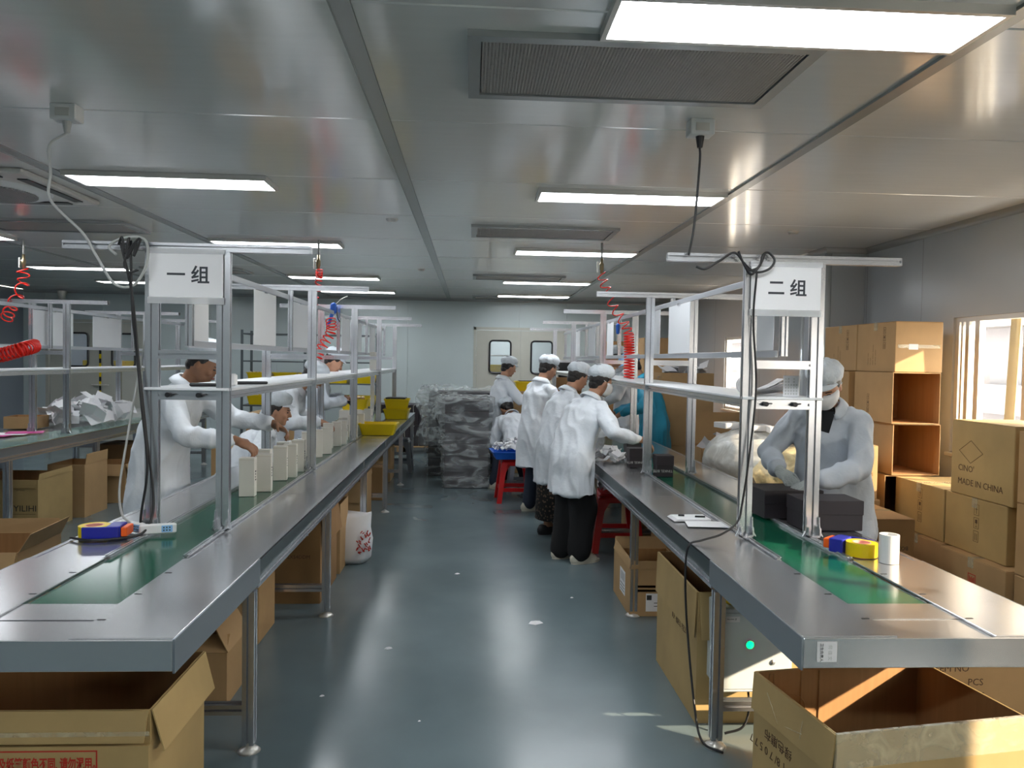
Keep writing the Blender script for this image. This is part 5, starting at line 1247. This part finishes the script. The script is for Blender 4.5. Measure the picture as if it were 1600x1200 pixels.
cable('cable_coil', 'tangle of black cable loops tied on the left top bar', [(-1.56, 3.43, 2.03), (-1.54, 3.42, 2.06), (-1.53, 3.42, 1.99), (-1.51, 3.42, 2.06), (-1.52, 3.42, 1.97), (-1.48, 3.42, 2.04), (-1.49, 3.42, 1.98), (-1.46, 3.42, 2.06), (-1.50, 3.42, 2.02), (-1.53, 3.42, 1.95), (-1.51, 3.42, 1.91), (-1.47, 3.42, 1.92)], .0055, CABK)
cable('black_cable', 'black cable dropping from the ceiling socket to the right frame', [(1.01, 3.38, 2.52), (1.012, 3.38, 2.47), (1.0, 3.37, 2.3), (.985, 3.36, 2.15), (.965, 3.36, 2.035)], .0055, CABK)
cable('cable_coil', 'black cable coiled in loops over the right top bar', [(1.0, 3.36, 1.985), (1.04, 3.35, 1.975), (1.10, 3.35, 2.01), (1.17, 3.35, 2.05), (1.22, 3.35, 2.0), (1.27, 3.35, 1.965), (1.33, 3.35, 1.98), (1.355, 3.35, 2.02), (1.33, 3.36, 2.055), (1.30, 3.35, 2.04), (1.285, 3.35, 1.99), (1.235, 3.35, 1.975), (1.20, 3.35, 2.03), (1.19, 3.35, 2.055), (1.215, 3.35, 2.0), (1.25, 3.35, 1.955), (1.29, 3.35, 2.0), (1.31, 3.35, 2.05)], .0055, CABK)
cable('black_cable', 'black cable down the right frame post, over the bench edge to the floor', [(1.275, 3.35, 1.96), (1.27, 3.362, 1.75), (1.29, 3.36, 1.45), (1.265, 3.35, 1.15), (1.235, 3.345, .92), (1.21, 3.33, .84), (1.13, 3.30, .79), (1.03, 3.27, .768), (.968, 3.26, .745), (.955, 3.255, .62), (.958, 3.22, .40), (.955, 3.08, .12), (.96, 2.98, .015), (1.02, 2.9, .008)], .005, CABK)
cable('black_cable', 'short black cable hanging under the grey control box', [(1.17, 3.05, .21), (1.17, 3.03, .12), (1.14, 3.02, .05), (1.07, 3.03, .02)], .005, CABK)
def coilhose(label, path, r, turns, tr=.0045, taper=None):
    P = spline(path, 30); n = len(P); out = []; N = int(turns*14)
    for i in range(N+1):
        f = i/N*(n-1); j = min(int(f), n-2); u = f-j; p = P[j].lerp(P[j+1], u); t = (P[j+1]-P[j]).normalized()
        s = t.cross(Vector((0, 1, 0))); s = s.normalized() if s.length > .1 else Vector((1, 0, 0)); v = t.cross(s)
        a = 2*PI*i/14; rr = r if not taper else taper(i/N)*r
        out.append(p + (s*math.cos(a) + v*math.sin(a))*rr)
    o = tag(MB().tube(out, tr, 6).build('coiled_air_hose', REDH, None, True), label, 'hose'); return o
def drop(x, y, z0, label):
    t = thing('air_line_fitting', label, 'fitting', (x, y, z0))
    MB().cyl((0, 0, 0), (0, 0, CH - z0), .010, n=10).build('down_pipe', CAGR, t, True)
    MB().lathe([(.001, -.14), (.014, -.14), (.014, -.11), (.02, -.10), (.02, -.05), (.013, -.04), (.013, 0), (.001, 0)], (0, 0, 0), 12).build('valve_body', BRASS, t, True)
    MB().bbox(-.045, -.030, -.012, .012, -.13, -.03, .003).cyl((-.03, 0, -.06), (0, 0, -.06), .006, n=8).build('lever', FRAMEW, t, kind='stuff')
drop(-1.44, 7.16, 2.50, 'grey pipe and brass valve hanging from the ceiling over the left bench')
drop(1.18, 6.92, 2.50, 'grey pipe and brass valve hanging from the ceiling over the right bench')
drop(-4.37, 7.63, 2.50, 'grey pipe and brass valve hanging from the ceiling over the far left bench')
coilhose('stretched red coiled hose hanging from the valve over the left bench', [(-1.43, 7.15, 2.36), (-1.43, 7.12, 2.24), (-1.47, 7.05, 1.9), (-1.46, 7.0, 1.55), (-1.42, 6.95, 1.32)], .03, 22, .0055)
coilhose('red coiled hose hanging in a bunch from the blue air gun, left line', [(-1.31, 7.1, 1.90), (-1.30, 7.05, 1.78), (-1.38, 7.0, 1.62), (-1.42, 6.96, 1.48), (-1.41, 6.95, 1.34)], .045, 16, .0055)
coilhose('stretched red coiled hose hanging over the right bench', [(1.17, 6.9, 2.36), (1.22, 6.88, 2.22), (1.29, 6.85, 2.05), (1.38, 6.8, 1.9), (1.42, 6.8, 1.8)], .042, 8, .0055)
coilhose('bunched red coiled hose hanging low over the right bench', [(1.42, 6.8, 1.80), (1.43, 6.8, 1.6), (1.43, 6.8, 1.38)], .044, 17, .007)
coilhose('stretched red coiled hose hanging over the far left bench', [(-4.36, 7.6, 2.36), (-4.36, 7.6, 2.2), (-4.30, 7.3, 1.95), (-4.28, 7.2, 1.85)], .05, 6, .007)
coilhose('thick bright red bunched hose looping at the far left edge', [(-4.28, 7.2, 1.85), (-3.47, 6.2, 1.60), (-3.45, 6.0, 1.57), (-3.68, 6.0, 1.51), (-4.05, 6.0, 1.49)][1:], .050, 26, .008)
ag = thing('air_gun', 'blue air blow gun hooked on the rail of the left line', 'air gun', (-1.29, 7.12, 1.98)); MB().cap((0, 0, .0), .032, (.0, 0, .05), .030, 12).build('body', BLUP, ag, True); MB().cap((-.01, 0, -.02), .018, (-.045, 0, -.13), .014, 10).build('handle', BLUP, ag, True)
MB().tube(spline([(.02, 0, .06), (.07, 0, .11), (.13, 0, .14)]), .004, 6).build('nozzle', FRAMEW, ag, True); MB().tube(spline([(.03, 0, .04), (.035, 0, -.05), (.06, 0, -.10)]), .005, 6).build('trigger', BLACKP, ag, True)
ag2 = thing('air_gun', 'blue air blow gun hooked on the rail of the right line', 'air gun', (1.388, 7.15, 1.90)); MB().tube([(.012, 0, .0), (.0165, 0, .04), (.016, 0, .085)], .004, 6).build('hook', FRAMEW, ag2, True); MB().cap((0, 0, 0), .02, (.0, 0, -.07), .016, 10).build('body', BLUP, ag2, True); MB().cap((0, 0, -.08), .008, (.0, 0, -.2), .006, 8).build('nozzle', FRAMEW, ag2, True)
# black device in the far left worker's hand
dv = tag(MB().bbox(-.03, .03, -.05, .05, 0, .014, .004).build('black_device', BLACKP), 'black handheld device held over the left belt', 'device'); dv.location = (-1.24, 7.84, 1.075); dv.rotation_euler = (.5, .2, .8)
